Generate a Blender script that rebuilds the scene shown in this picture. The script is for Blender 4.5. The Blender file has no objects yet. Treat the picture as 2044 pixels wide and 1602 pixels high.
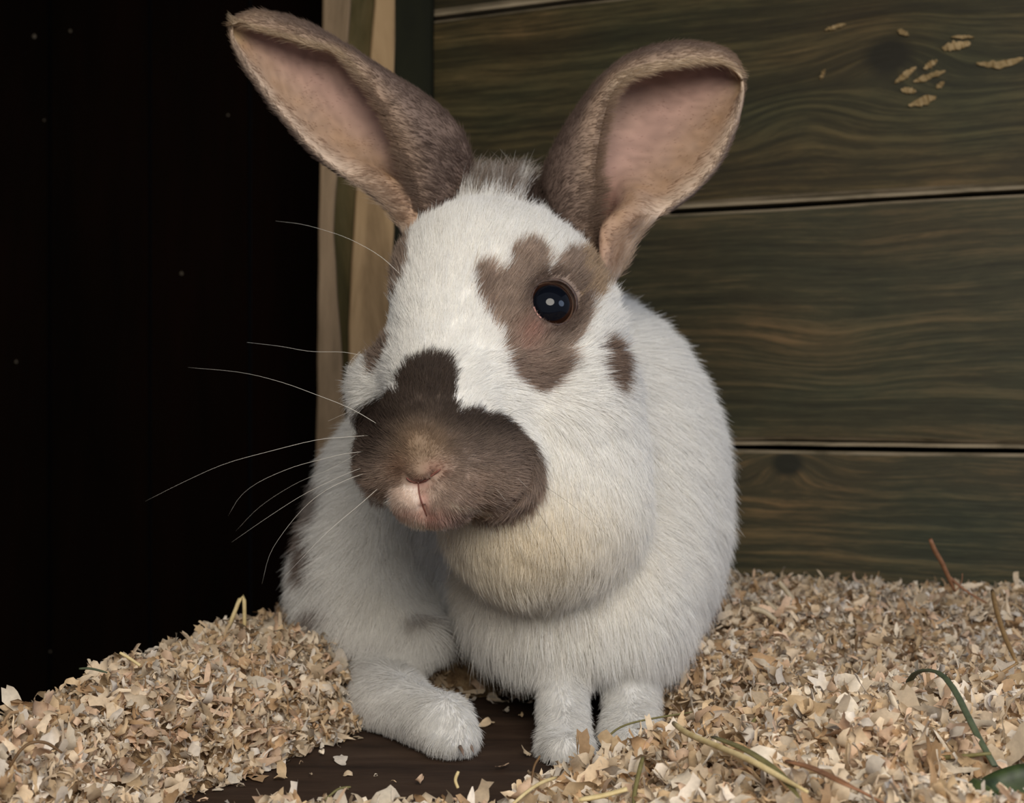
import bpy, math, random
import numpy as np
from mathutils import Vector, Matrix
rng = np.random.default_rng(7)
random.seed(7)
C = bpy.context.scene.collection
SC = bpy.context.scene

# ------------------------------------------------------------------ camera
F = 2800.0            # focal length in pixels of the 2044 px wide frame
CAMZ = 0.11
def P(x, y, d):       # photograph pixel + distance -> world point
    return np.array([(x - 1022) * d / F, d, CAMZ - (y - 801) * d / F])
cd = bpy.data.cameras.new('camera'); cam = bpy.data.objects.new('camera', cd); C.objects.link(cam)
cam.location = (0, 0, CAMZ); cam.rotation_euler = (math.pi / 2, 0, 0)
cd.sensor_width = 36; cd.lens = 36 * F / 2044; cd.clip_start = .01
cd.dof.use_dof = True; cd.dof.focus_distance = .392; cd.dof.aperture_fstop = 26
SC.camera = cam
# ------------------------------------------------------------------ light
w = bpy.data.worlds.new('world'); SC.world = w; w.use_nodes = True
w.node_tree.nodes['Background'].inputs[0].default_value = (.78, .84, 1, 1)
w.node_tree.nodes['Background'].inputs[1].default_value = .25
def area(name, loc, target, size, power, col):
    l = bpy.data.lights.new(name, 'AREA'); l.shape = 'ELLIPSE'; l.size, l.size_y = size
    l.energy = power; l.color = col
    o = bpy.data.objects.new(name, l); C.objects.link(o); o.location = loc
    o.rotation_euler = (Vector(target) - Vector(loc)).to_track_quat('-Z', 'Y').to_euler()
    return o
area('daylight_door', (.07, -.15, .36), (.0, .42, .11), (.42, .36), 4.1, (1, .93, .82))
area('daylight_side', (.62, .10, .30), (.05, .50, .08), (.35, .3), 1.15, (.58, .72, 1))
SC.view_settings.view_transform = 'Standard'; SC.view_settings.look = 'None'
SC.view_settings.exposure = 0; SC.view_settings.gamma = 1; SC.view_settings.use_curve_mapping = False

# ------------------------------------------------------------------ helpers
def srgb(r, g, b):
    f = lambda c: c / 12.92 if c <= .04045 else ((c + .055) / 1.055) ** 2.4
    return np.array([f(r / 255), f(g / 255), f(b / 255)])
def link(name, data, parent=None, **props):
    o = bpy.data.objects.new(name, data); C.objects.link(o)
    if parent is not None: o.parent = parent
    for k, v in props.items(): o[k] = v
    return o
def mesh(name, verts, faces, mats=(), smooth=False, midx=None, fcol=None, vcol=None):
    me = bpy.data.meshes.new(name)
    verts = np.asarray(verts, dtype=np.float32)
    if isinstance(faces, np.ndarray):
        nf, k = faces.shape
        me.vertices.add(len(verts)); me.vertices.foreach_set('co', verts.ravel())
        me.loops.add(nf * k); me.loops.foreach_set('vertex_index', faces.astype(np.int32).ravel())
        me.polygons.add(nf); me.polygons.foreach_set('loop_start', np.arange(0, nf * k, k, dtype=np.int32))
        me.update(calc_edges=True)
    else:
        me.from_pydata([tuple(map(float, v)) for v in verts], [], faces); me.update()
    for m in mats: me.materials.append(m)
    if smooth: me.polygons.foreach_set('use_smooth', np.ones(len(me.polygons), dtype=bool))
    if midx is not None: me.polygons.foreach_set('material_index', np.asarray(midx, dtype=np.int32))
    if vcol is not None:
        a = me.color_attributes.new('coat', 'FLOAT_COLOR', 'POINT')
        a.data.foreach_set('color', np.concatenate([vcol, np.ones((len(vcol), 1))], 1).astype(np.float32).ravel())
    return me
def hash3(i, j, k):
    h = (i * 374761393 + j * 668265263 + k * 2147483647 + 1013904223) & 0xffffffff
    h = ((h ^ (h >> 13)) * 1274126177) & 0xffffffff
    return ((h ^ (h >> 16)) & 0xffffff) / float(0xffffff)
def vnoise(p, s, seed=0):     # value noise in -1..1
    q = np.asarray(p) * s + seed * 17.13 + 1000
    i = np.floor(q).astype(np.int64); f = q - i; f = f * f * (3 - 2 * f); r = 0
    for dx in (0, 1):
        for dy in (0, 1):
            for dz in (0, 1):
                wt = (f[:, 0] if dx else 1 - f[:, 0]) * (f[:, 1] if dy else 1 - f[:, 1]) * (f[:, 2] if dz else 1 - f[:, 2])
                r = r + wt * hash3(i[:, 0] + dx, i[:, 1] + dy, i[:, 2] + dz)
    return r * 2 - 1
def vn3(p, s, seed=0): return np.stack([vnoise(p, s, seed + k) for k in range(3)], 1)
def unit(v): return v / (np.linalg.norm(v, axis=-1, keepdims=True) + 1e-12)
def sstep(a, b, x):
    t = np.clip((x - a) / (b - a), 0, 1); return t * t * (3 - 2 * t)
def catmull(pts, n):          # arc-length resampled Catmull-Rom
    p = np.asarray(pts, float); q = np.vstack([2 * p[0] - p[1], p, 2 * p[-1] - p[-2]]); out = []
    for i in range(1, len(q) - 2):
        for t in np.linspace(0, 1, 16, endpoint=False):
            a, b, c, d = q[i - 1], q[i], q[i + 1], q[i + 2]
            out.append(.5 * (2 * b + (c - a) * t + (2 * a - 5 * b + 4 * c - d) * t * t + (3 * b - a - 3 * c + d) * t ** 3))
    out.append(p[-1]); out = np.array(out)
    s = np.r_[0, np.cumsum(np.linalg.norm(np.diff(out, axis=0), axis=1))]; s /= s[-1]
    u = np.linspace(0, 1, n)
    return np.stack([np.interp(u, s, out[:, k]) for k in range(out.shape[1])], 1)
def tube(pts, radii, sides=6, flat=1.0, cap=True):
    """a tapering stalk along pts; flat < 1 squashes its section"""
    pts = np.asarray(pts, float); n = len(pts); V = []; Fc = []
    T = unit(np.gradient(pts, axis=0)); up = np.array([0, 0, 1.]) if abs(T[0][2]) < .9 else np.array([1., 0, 0])
    for i in range(n):
        a = unit(np.cross(T[i], up)); b = np.cross(a, T[i])
        for k in range(sides):
            th = 2 * math.pi * k / sides
            V.append(pts[i] + radii[i] * (a * math.cos(th) + b * math.sin(th) * flat))
    for i in range(n - 1):
        for k in range(sides):
            k2 = (k + 1) % sides
            Fc.append((i * sides + k, i * sides + k2, (i + 1) * sides + k2, (i + 1) * sides + k))
    if cap: Fc += [tuple(range(sides))[::-1], tuple((n - 1) * sides + k for k in range(sides))]
    return V, Fc

# node shortcuts
def newmat(name):
    m = bpy.data.materials.new(name); m.use_nodes = True
    nt = m.node_tree; b = nt.nodes['Principled BSDF']
    return m, nt, b
def N(nt, t, **kw):
    n = nt.nodes.new(t)
    for k, v in kw.items():
        if k[0] == 'i' and k[1:].isdigit(): n.inputs[int(k[1:])].default_value = v
        else: setattr(n, k, v)
    return n
def plain(name, col, rough=.7, spec=.3):
    m, nt, b = newmat(name)
    b.inputs['Base Color'].default_value = (*col, 1); b.inputs['Roughness'].default_value = rough
    b.inputs['Specular IOR Level'].default_value = spec
    return m
def mottled(name, cols, scale=(1, 1, 1), nscale=40, detail=6, rough=.8, bump=.2, bdist=.001, spec=.2, pos=None, dist=0):
    m, nt, b = newmat(name)
    tc = N(nt, 'ShaderNodeTexCoord'); mp = N(nt, 'ShaderNodeMapping'); mp.inputs['Scale'].default_value = scale
    nt.links.new(tc.outputs['Object'], mp.inputs[0])
    no = N(nt, 'ShaderNodeTexNoise'); no.inputs['Scale'].default_value = nscale; no.inputs['Detail'].default_value = detail
    no.inputs['Roughness'].default_value = .65; no.inputs['Distortion'].default_value = dist
    nt.links.new(mp.outputs[0], no.inputs['Vector'])
    cr = N(nt, 'ShaderNodeValToRGB'); e = cr.color_ramp.elements
    pos = pos or np.linspace(.3, .7, len(cols))
    while len(e) < len(cols): e.new(.5)
    for k, c in enumerate(cols): e[k].position = pos[k]; e[k].color = (*c, 1)
    nt.links.new(no.outputs[0], cr.inputs[0]); nt.links.new(cr.outputs[0], b.inputs['Base Color'])
    bp = N(nt, 'ShaderNodeBump'); bp.inputs['Strength'].default_value = bump; bp.inputs['Distance'].default_value = bdist
    nt.links.new(no.outputs[0], bp.inputs['Height']); nt.links.new(bp.outputs[0], b.inputs['Normal'])
    b.inputs['Roughness'].default_value = rough; b.inputs['Specular IOR Level'].default_value = spec
    return m

# ------------------------------------------------------------------ the hutch
TH = math.radians(23.7)
WO = np.array([-.006, .78]); WA = np.array([math.cos(TH), -math.sin(TH)]); WN = np.array([-math.sin(TH), -math.cos(TH)])  # along / towards the room
def wallpt(px, py):           # where a sight line meets the plank wall: (u along it, height)
    rx = (px - 1022) / F
    d = (WO[0] * WA[1] - WO[1] * WA[0]) / (rx * WA[1] - WA[0])
    return (rx * d - WO[0]) * WA[0] + (d - WO[1]) * WA[1], CAMZ - (py - 801) * d / F
def W3(u, v, n=0): return (WO[0] + WA[0] * u + WN[0] * n, WO[1] + WA[1] * u + WN[1] * n, v)

def wood_mat(name, seed, knots, stain, stain_pale, bare, streak=.5):
    """stained plank: grain stretched along the board and bent round its knots"""
    m, nt, b = newmat(name); L = nt.links.new
    tc = N(nt, 'ShaderNodeTexCoord'); sp = N(nt, 'ShaderNodeSeparateXYZ'); L(tc.outputs['Object'], sp.inputs[0])
    def mth(op, a, bb=None, c=None):
        n = N(nt, 'ShaderNodeMath', operation=op)
        for k, x in enumerate((a, bb, c)):
            if x is None: continue
            if hasattr(x, 'links') or hasattr(x, 'is_output'): L(x, n.inputs[k])
            else: n.inputs[k].default_value = x
        return n.outputs[0]
    u, v = sp.outputs[0], sp.outputs[2]
    w1 = N(nt, 'ShaderNodeTexNoise', noise_dimensions='2D'); w1.inputs['Scale'].default_value = 1; w1.inputs['Detail'].default_value = 2
    cb0 = N(nt, 'ShaderNodeCombineXYZ'); L(mth('MULTIPLY_ADD', u, 7.0, seed), cb0.inputs[0]); L(mth('MULTIPLY', v, 16.0), cb0.inputs[1]); L(cb0.outputs[0], w1.inputs['Vector'])
    vv = mth('MULTIPLY_ADD', mth('SUBTRACT', w1.outputs[0], .5), .012, v)
    kd = None
    for (ku, kv, kr, ks) in knots:   # rings flow round the knot: displace v away with a gaussian
        du = mth('MULTIPLY', mth('SUBTRACT', u, ku), 1 / (kr * 2.6)); dv = mth('MULTIPLY', mth('SUBTRACT', v, kv), 1 / (kr * 1.5))
        r2 = mth('ADD', mth('MULTIPLY', du, du), mth('MULTIPLY', dv, dv))
        g = mth('EXPONENT', mth('MULTIPLY', r2, -1.0))
        vv = mth('MULTIPLY_ADD', mth('MULTIPLY', g, ks), kr, vv)
        dd = mth('SQRT', mth('ADD', mth('POWER', mth('ABSOLUTE', mth('MULTIPLY', mth('SUBTRACT', u, ku), 1 / kr)), 2.0), mth('POWER', mth('ABSOLUTE', mth('MULTIPLY', mth('SUBTRACT', v, kv), 1.25 / kr)), 2.0)))
        if ks < -1: kd = dd if kd is None else mth('MINIMUM', kd, dd)
    cb = N(nt, 'ShaderNodeCombineXYZ'); L(mth('MULTIPLY_ADD', u, 9.0, seed * 3.1), cb.inputs[0]); L(mth('MULTIPLY', vv, 330.0), cb.inputs[1]); cb.inputs[2].default_value = seed
    g1 = N(nt, 'ShaderNodeTexNoise'); g1.inputs['Scale'].default_value = 1; g1.inputs['Detail'].default_value = 5; g1.inputs['Roughness'].default_value = .6; L(cb.outputs[0], g1.inputs['Vector'])
    cb2 = N(nt, 'ShaderNodeCombineXYZ'); L(mth('MULTIPLY_ADD', u, 4.0, seed * 5.1), cb2.inputs[0]); L(mth('MULTIPLY', vv, 60.0), cb2.inputs[1]); cb2.inputs[2].default_value = seed + 4
    g2 = N(nt, 'ShaderNodeTexNoise'); g2.inputs['Scale'].default_value = 1; g2.inputs['Detail'].default_value = 4; L(cb2.outputs[0], g2.inputs['Vector'])
    blot = N(nt, 'ShaderNodeTexNoise'); blot.inputs['Scale'].default_value = 14; blot.inputs['Detail'].default_value = 5
    mp = N(nt, 'ShaderNodeMapping'); mp.inputs['Scale'].default_value = (.55, 1, 1.3); mp.inputs['Location'].default_value = (seed, 0, seed * 2); L(tc.outputs['Object'], mp.inputs[0]); L(mp.outputs[0], blot.inputs['Vector'])
    grain0 = mth('ADD', mth('MULTIPLY', g1.outputs[0], .66), mth('MULTIPLY', g2.outputs[0], .34))
    cb3 = N(nt, 'ShaderNodeCombineXYZ'); L(mth('MULTIPLY', u, 60.0), cb3.inputs[0]); L(mth('MULTIPLY', vv, 520.0), cb3.inputs[1]); cb3.inputs[2].default_value = seed + 9
    g3 = N(nt, 'ShaderNodeTexNoise'); g3.inputs['Scale'].default_value = 1; g3.inputs['Detail'].default_value = 6; g3.inputs['Roughness'].default_value = .7; L(cb3.outputs[0], g3.inputs['Vector'])
    grain = mth('ADD', mth('MULTIPLY', grain0, .72), mth('MULTIPLY', g3.outputs[0], .28))
    cr = N(nt, 'ShaderNodeValToRGB'); e = cr.color_ramp.elements; e[0].position = .38; e[0].color = (*(stain * .55), 1); e[1].position = .62; e[1].color = (*stain_pale, 1)  # grain shifts between darker and paler stain
    x = e.new(.49); x.color = (*stain, 1); L(grain, cr.inputs[0])
    # worn streaks where the stain has gone
    wr = N(nt, 'ShaderNodeMapRange'); wr.inputs['From Min'].default_value = .57; wr.inputs['From Max'].default_value = .66
    L(mth('ADD', mth('MULTIPLY', grain, .6), mth('MULTIPLY', blot.outputs[0], .4)), wr.inputs['Value'])
    mx = N(nt, 'ShaderNodeMix', data_type='RGBA'); L(mth('MULTIPLY', wr.outputs[0], streak), mx.inputs[0]); L(cr.outputs[0], mx.inputs[6]); mx.inputs[7].default_value = (*bare, 1)
    # greener and browner patches
    mx2 = N(nt, 'ShaderNodeMix', data_type='RGBA', blend_type='MULTIPLY'); mx2.inputs[0].default_value = .8
    c2 = N(nt, 'ShaderNodeValToRGB'); c2.color_ramp.elements[0].position = .35; c2.color_ramp.elements[0].color = (.72, .88, .88, 1); c2.color_ramp.elements[1].position = .65; c2.color_ramp.elements[1].color = (1.25, 1.0, .85, 1)
    L(blot.outputs[0], c2.inputs[0]); L(mx.outputs[2], mx2.inputs[6]); L(c2.outputs[0], mx2.inputs[7])
    out = mx2.outputs[2]
    if kd is not None:
        kr_ = N(nt, 'ShaderNodeMapRange'); kr_.inputs['From Min'].default_value = .7; kr_.inputs['From Max'].default_value = 1.25; L(kd, kr_.inputs['Value'])
        mx3 = N(nt, 'ShaderNodeMix', data_type='RGBA'); L(kr_.outputs[0], mx3.inputs[0]); mx3.inputs[6].default_value = (*(stain * .36), 1); L(out, mx3.inputs[7]); out = mx3.outputs[2]
    L(out, b.inputs['Base Color'])
    bp = N(nt, 'ShaderNodeBump'); bp.inputs['Strength'].default_value = .55; bp.inputs['Distance'].default_value = .0012
    L(grain, bp.inputs['Height']); L(bp.outputs[0], b.inputs['Normal'])
    b.inputs['Roughness'].default_value = .62; b.inputs['Specular IOR Level'].default_value = .3
    return m

bare_edge = mottled('bare_wood_edge', [srgb(84, 76, 58), srgb(142, 128, 104), srgb(166, 150, 124)], (9, 9, 60), 3, rough=.7)
seams = [wallpt(1000, 16)[1], .5 * (wallpt(1380, 417)[1] + wallpt(2044, 375)[1]), .5 * (wallpt(1470, 893)[1] + wallpt(2044, 889)[1])]
edges = [seams[0] + .114, seams[0], seams[1], seams[2], seams[2] - .118, -.16]
U0, U1 = wallpt(795, 400)[0] - .02, .40
wall = link('wall_back', None, kind='structure', label='stained green brown plank wall behind the rabbit')
kn = lambda px, py, r, s: (*wallpt(px, py), r, s)
plank_knots = [
    [(-.02, .36, .008, .8)],
    [kn(1775, 112, .0115, -1.5), kn(1600, 225, .013, -.95)],
    [kn(1640, 700, .012, .5)],
    [kn(1572, 925, .008, -1.6)],
    [(0.1, -.05, .008, .6)]]
stains = [(a_ * 1.02, b_ * 1.05) for a_, b_ in [(srgb(42, 38, 22), srgb(66, 58, 34)), (srgb(56, 50, 29), srgb(88, 77, 48)), (srgb(62, 59, 40), srgb(96, 84, 58)), (srgb(62, 60, 43), srgb(104, 90, 62)), (srgb(50, 48, 36), srgb(88, 76, 55))]]
def plank_mesh(z0, z1, seed, mats):
    """a board with chamfered long edges, a slight cup and wavering edges"""
    r = np.random.default_rng(seed); nu = 40; us = np.linspace(U0, U1, nu); g = .0022; ch = .0016
    prof = [(z0 + g, -.016), (z0 + g, -.0022), (z0 + g + ch, 0), ((z0 + z1) / 2, .0012), (z1 - g - ch, 0), (z1 - g, -.0022), (z1 - g, -.016)]
    wob = np.interp(us, np.linspace(U0, U1, 9), r.normal(0, .0005, 9)); wo2 = np.interp(us, np.linspace(U0, U1, 9), r.normal(0, .0005, 9))
    V, Fc, M = [], [], []
    for i, u in enumerate(us):
        for k, (z, n) in enumerate(prof): V.append((u, -n, z + (wob[i] if k < 3 else wo2[i] if k > 3 else 0)))
    q = len(prof)
    for i in range(nu - 1):
        for k in range(q - 1):
            Fc.append((i * q + k, (i + 1) * q + k, (i + 1) * q + k + 1, i * q + k + 1)); M.append(1 if k in (1, 4) else 0)
        Fc.append((i * q + q - 1, (i + 1) * q + q - 1, (i + 1) * q, i * q)); M.append(0)
    Fc += [tuple(range(q)), tuple((nu - 1) * q + k for k in range(q))[::-1]]; M += [0, 0]
    return mesh('plank', V, Fc, mats, midx=M)
wall.rotation_euler = (0, 0, -TH); wall.location = (WO[0], WO[1], 0)
for k in range(5):
    m = wood_mat('plank_stain', 3.7 * k + 1, plank_knots[k], stains[k][0], stains[k][1], srgb(124, 106, 76), .55 if k in (1, 3) else .38)
    link('plank', plank_mesh(edges[k + 1], edges[k], k, [m, bare_edge]), wall)
# tongue of each board seen in the joint, and the dark backing
for k in (1, 2, 3):
    z = edges[k]; V, Fc = [], []
    r = np.random.default_rng(k + 30); us = np.linspace(U0, U1, 30)
    for u in us:
        a = r.normal(0, .0001)
        V += [(u, .0002, z + .0001 + a), (u, .0000, z + .0019 + a), (u, .012, z + .0019 + a), (u, .012, z + .0001 + a)]
    for i in range(29):
        for j in range(4): Fc.append((i * 4 + j, i * 4 + (j + 1) % 4, (i + 1) * 4 + (j + 1) % 4, (i + 1) * 4 + j))
    Fc += [(0, 1, 2, 3), (119, 118, 117, 116)]
    link('plank_tongue', mesh('plank_tongue', V, Fc, [bare_edge]), wall)
def box(x0, x1, y0, y1, z0, z1):
    V = [(x, y, z) for x in (x0, x1) for y in (y0, y1) for z in (z0, z1)]
    return V, [(0, 1, 3, 2), (4, 6, 7, 5), (0, 4, 5, 1), (2, 3, 7, 6), (0, 2, 6, 4), (1, 5, 7, 3)]
dark = plain('dark_backing', srgb(12, 10, 7), .9)
link('backing', mesh('backing', *box(U0, U1, .0165, .022, -.16, .55), [dark]), wall)
# splinters of bare wood torn round the big knot, flat chips still on the board
splint = mottled('torn_wood', [srgb(118, 98, 62), srgb(176, 150, 108)], (20, 20, 60), 3, rough=.7)
for (pts, wd) in [([(1648, 62), (1690, 50)], 3.5), ([(1793, 62), (1815, 72)], 5), ([(1882, 98), (1938, 88)], 9), ([(1900, 76), (1945, 76)], 3),
                  ([(1950, 128), (2000, 131), (2044, 118)], 7), ([(1788, 168), (1830, 135)], 6), ([(1825, 165), (1888, 143)], 6), ([(1845, 140), (1872, 122)], 6),
                  ([(1815, 212), (1870, 195)], 8), ([(1870, 178), (1886, 165)], 5), ([(1640, 160), (1648, 140)], 4), ([(1800, 180), (1830, 185)], 6)]:
    ns = 13; pp = catmull([(*wallpt(*p),) for p in pts], ns); r = np.random.default_rng(int(pts[0][0])); V, Fc = [], []
    T = unit(np.gradient(pp, axis=0)); s = .72 / F * wd
    for i in range(ns):
        env = math.sin(math.pi * (i + .4) / (ns - .2)) ** .7; nn = np.array([-T[i][1], T[i][0]]); w1, w2 = s * env * r.uniform(.6, 1.35), s * env * r.uniform(.6, 1.35)
        a, b_ = pp[i] + nn * w1, pp[i] - nn * w2
        V += [(a[0], -.0020 - .0010 * r.random(), a[1]), (b_[0], -.0020 - .0010 * r.random(), b_[1]), (b_[0], .0005, b_[1]), (a[0], .0005, a[1])]
    for i in range(ns - 1):
        for j in range(4): Fc.append((i * 4 + j, i * 4 + (j + 1) % 4, (i + 1) * 4 + (j + 1) % 4, (i + 1) * 4 + j))
    Fc += [(0, 1, 2, 3), tuple(ns * 4 - 1 - k for k in range(4))]
    link('splinter', mesh('splinter', V, Fc, [splint]), wall)

# corner post: two pale battens either side of a dark board
post = link('trim_1', None, kind='structure', label='corner post of two pale battens with a dark strip between')
postm = mottled('batten_wood', [srgb(112, 90, 62), srgb(172, 142, 104), srgb(190, 160, 120)], (40, 40, 5), 1.2, detail=7, bump=.4, dist=.6)
posts = mottled('batten_side', [srgb(100, 84, 62), srgb(168, 142, 112)], (30, 30, 5), 1.6, detail=7, bump=.4, dist=.5)
postg = mottled('mossy_board', [srgb(36, 36, 18), srgb(72, 64, 36), srgb(104, 90, 60)], (22, 22, 6), 1.6, detail=7, bump=.4, dist=.4)
def batten(xs, y0, y1, mat, name, seed):
    """vertical board whose two edges follow (z, x_left, x_right) stations"""
    r = np.random.default_rng(seed); zs = np.linspace(-.15, .47, 36)
    V, Fc = [], []
    for z in zs:
        xl = np.interp(z, [a[0] for a in xs], [a[1] for a in xs]) + r.normal(0, .0002); xr = np.interp(z, [a[0] for a in xs], [a[2] for a in xs]) + r.normal(0, .0002)
        b = .0012
        V += [(xl, y1, z), (xl, y0 + b, z), (xl + b, y0, z), (xr - b, y0, z), (xr, y0 + b, z), (xr, y1, z)]
    n = len(zs)
    for i in range(n - 1):
        for j in range(6): Fc.append((i * 6 + j, i * 6 + (j + 1) % 6, (i + 1) * 6 + (j + 1) % 6, (i + 1) * 6 + j))
    Fc += [tuple(range(6)), tuple((n - 1) * 6 + k for k in range(6))[::-1]]
    return link(name, mesh(name, V, Fc, [mat]), post)
PD = .775
zz = lambda py, d=PD: CAMZ - (py - 801) * d / F
xx = lambda px, d=PD: (px - 1022) * d / F
batten([(zz(1300), xx(622), xx(672)), (zz(930), xx(629), xx(694)), (zz(450), xx(636), xx(664)), (zz(0), xx(643), xx(700))], PD, PD + .03, posts, 'batten', 1)
batten([(zz(1300), xx(680), xx(756)), (zz(930), xx(694), xx(768)), (zz(650), xx(695), xx(775)), (zz(430), xx(706), xx(786)), (zz(0), xx(748), xx(787))], PD, PD + .03, postm, 'batten', 2)
batten([(-.2, xx(630), xx(800)), (.5, xx(650), xx(800))], PD + .006, PD + .034, postg, 'recessed_board', 3)
batten([(-.2, xx(768), xx(862)), (.5, xx(790), xx(862))], PD + .004, PD + .034, mottled('dark_green_board', [srgb(16, 17, 8), srgb(30, 31, 15)], (22, 22, 6), 1.6, detail=7), 'recessed_board', 4)

floor_m = mottled('dark_floor', [srgb(34, 24, 18), srgb(58, 43, 33), srgb(74, 58, 46)], (3, 12, 6), 6, detail=8, rough=.75, bump=.3)
fl = [(-.19, .16), (-.150, .37), (-.128, .47), (-.104, .58), (-.118, .80), (.02, .80), (.42, .62), (.42, .16)]
Vf = [(x, y, 0) for x, y in fl] + [(x, y, -.015) for x, y in fl]; n = len(fl)
link('floor', mesh('floor', Vf, [tuple(range(n))[::-1], tuple(range(n, 2 * n))] + [(i, (i + 1) % n, (i + 1) % n + n, i + n) for i in range(n)], [floor_m]), kind='structure', label='dark wooden hutch floor under the rabbit')
lowm = mottled('darkened_boards', [srgb(9, 6, 4), srgb(17, 9, 5), srgb(24, 11, 6)], (8, 8, 1), 2.4, detail=5, rough=.9, spec=.05)  # compartment's darkness put into a near-black colour, as lamp light reaches in
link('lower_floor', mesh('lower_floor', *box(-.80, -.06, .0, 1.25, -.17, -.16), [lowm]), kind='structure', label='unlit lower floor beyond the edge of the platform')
wl = link('wall_left', None, kind='structure', label='boards coloured near-black for the unlit compartment')
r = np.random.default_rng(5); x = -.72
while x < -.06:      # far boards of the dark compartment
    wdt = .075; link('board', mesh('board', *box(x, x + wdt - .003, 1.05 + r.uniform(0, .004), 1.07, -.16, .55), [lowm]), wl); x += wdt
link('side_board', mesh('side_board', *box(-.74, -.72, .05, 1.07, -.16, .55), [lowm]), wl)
speck = plain('pale_dust', srgb(120, 110, 95), .8)
for (px, py, s) in [(68, 73, 4.5), (140, 62, 3), (32, 722, 3), (362, 546, 3.5), (455, 230, 2.5), (88, 240, 2), (100, 1300, 2)]:
    d = 1.048; c = P(px, py, d); s *= d / F
    link('speck', mesh('speck', [c + np.array(q) * s for q in [(-1, 0, 0), (0, 0, 1.3), (1.1, 0, .1), (.2, 0, -1), (0, -.6, 0)]], [(0, 1, 4), (1, 2, 4), (2, 3, 4), (3, 0, 4)], [speck]), wl)
link('ceiling', mesh('ceiling', *box(-.75, .42, .30, 1.07, .45, .465), [mottled('ceiling_wood', [srgb(40, 34, 24), srgb(66, 56, 40)], (4, 30, 1), 4)]), kind='structure', label='wooden hutch roof above')

# ------------------------------------------------------------------ bedding
def seg_d(x, y, a, b):
    a = np.array(a); b = np.array(b); d = b - a; t = np.clip(((x - a[0]) * d[0] + (y - a[1]) * d[1]) / (d @ d), 0, 1)
    return np.hypot(x - a[0] - t * d[0], y - a[1] - t * d[1])
def side(x, y, a, b):         # signed distance to the line a->b, positive on its left
    dx, dy = b[0] - a[0], b[1] - a[1]; L = math.hypot(dx, dy)
    return (dx * (y - a[1]) - dy * (x - a[0])) / L
def bed(x, y):
    x = np.asarray(x, float); y = np.asarray(y, float); p = np.stack([x, y, 0 * x], 1)
    nz = vnoise(p, 28, 3) * .0035 + vnoise(p, 75, 4) * .0044 + vnoise(p, 170, 5) * .0014
    # left heap, bounded by the floor's edge and by the cleared patch
    rim = np.interp(y, [.16, .37, .47, .58, .80], [-.176, -.142, -.119, -.097, -.110])
    inner = np.interp(y, [.16, .385, .428, .454, .514, .54, .60], [-.100, -.088, -.0645, -.050, -.030, 0.05, .30]) + vnoise(p, 40, 9) * .004
    hl = np.interp(y, [.16, .37, .47, .56, .7], [.024, .0225, .025, .023, .018])
    left = hl * sstep(-.014, .006, x - rim) * (1 - sstep(-.042, .004, x - inner) ** 1.5)
    # back and right heap
    back = np.interp(y, [.38, .43, .47, .58, .66, .75], [.022, .0165, .0165, .016, .013, .010]) * sstep(.030, .062, x + (y - .5) * 0.35) * sstep(.36, .42, y)
    back = np.maximum(back, .013 * sstep(.50, .56, y) * sstep(-.014, .006, x - rim))
    # front heap
    crest = np.interp(x, [-.06, 0, .012, .05, .09, .14, .3], [.338, .343, .388, .388, .394, .42, .48])
    hf = np.interp(x, [-.09, -.056, -.02, 0.006, .011, .025, .039, .053, .087, .12, .3], [.001, .0100, .0115, .0085, .0050, .0100, .0160, .0195, .0255, .0265, .027])
    front = hf * (1 - sstep(-.006, .016, y - crest)) * np.interp(y, [.2, .30, .36], [.9, .96, 1])
    h = np.maximum(np.maximum(left, back), front)
    h = h * (1 - .72 * np.exp(-((x - .120) ** 2 + (y - .312) ** 2) / .017 ** 2))
    return h + nz * sstep(.002, .014, h)
bx = np.arange(-.2, .401, .003); by = np.arange(.24, .80, .003)
X, Y = np.meshgrid(bx, by, indexing='ij'); H = bed(X.ravel(), Y.ravel()) - .0045
idx = np.arange(X.size).reshape(X.shape)
q = np.stack([idx[:-1, :-1], idx[1:, :-1], idx[1:, 1:], idx[:-1, 1:]], -1).reshape(-1, 4)
cx, cy = X.ravel()[q].mean(1), Y.ravel()[q].mean(1)
wl_y = WO[1] - (cx - WO[0]) * math.tan(TH)
keep = (H[q].max(1) > .0002) & (cy < wl_y - .004) & ~((cx < -.06) & (cy > .765))
bedm = mottled('bedding_base', [srgb(88, 68, 48), srgb(140, 114, 84), srgb(165, 140, 108)], (1, 1, 1), 260, detail=4, rough=.9, bump=1, bdist=.003)  # base coloured darker as painted shade in the gaps between flakes
bedding = link('wood_shavings', mesh('shaving_base', np.stack([X.ravel(), Y.ravel(), H], 1), q[keep], [bedm], True),
               label='deep bed of pale wood shavings heaped over the hutch floor', category='bedding', kind='stuff')
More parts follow.
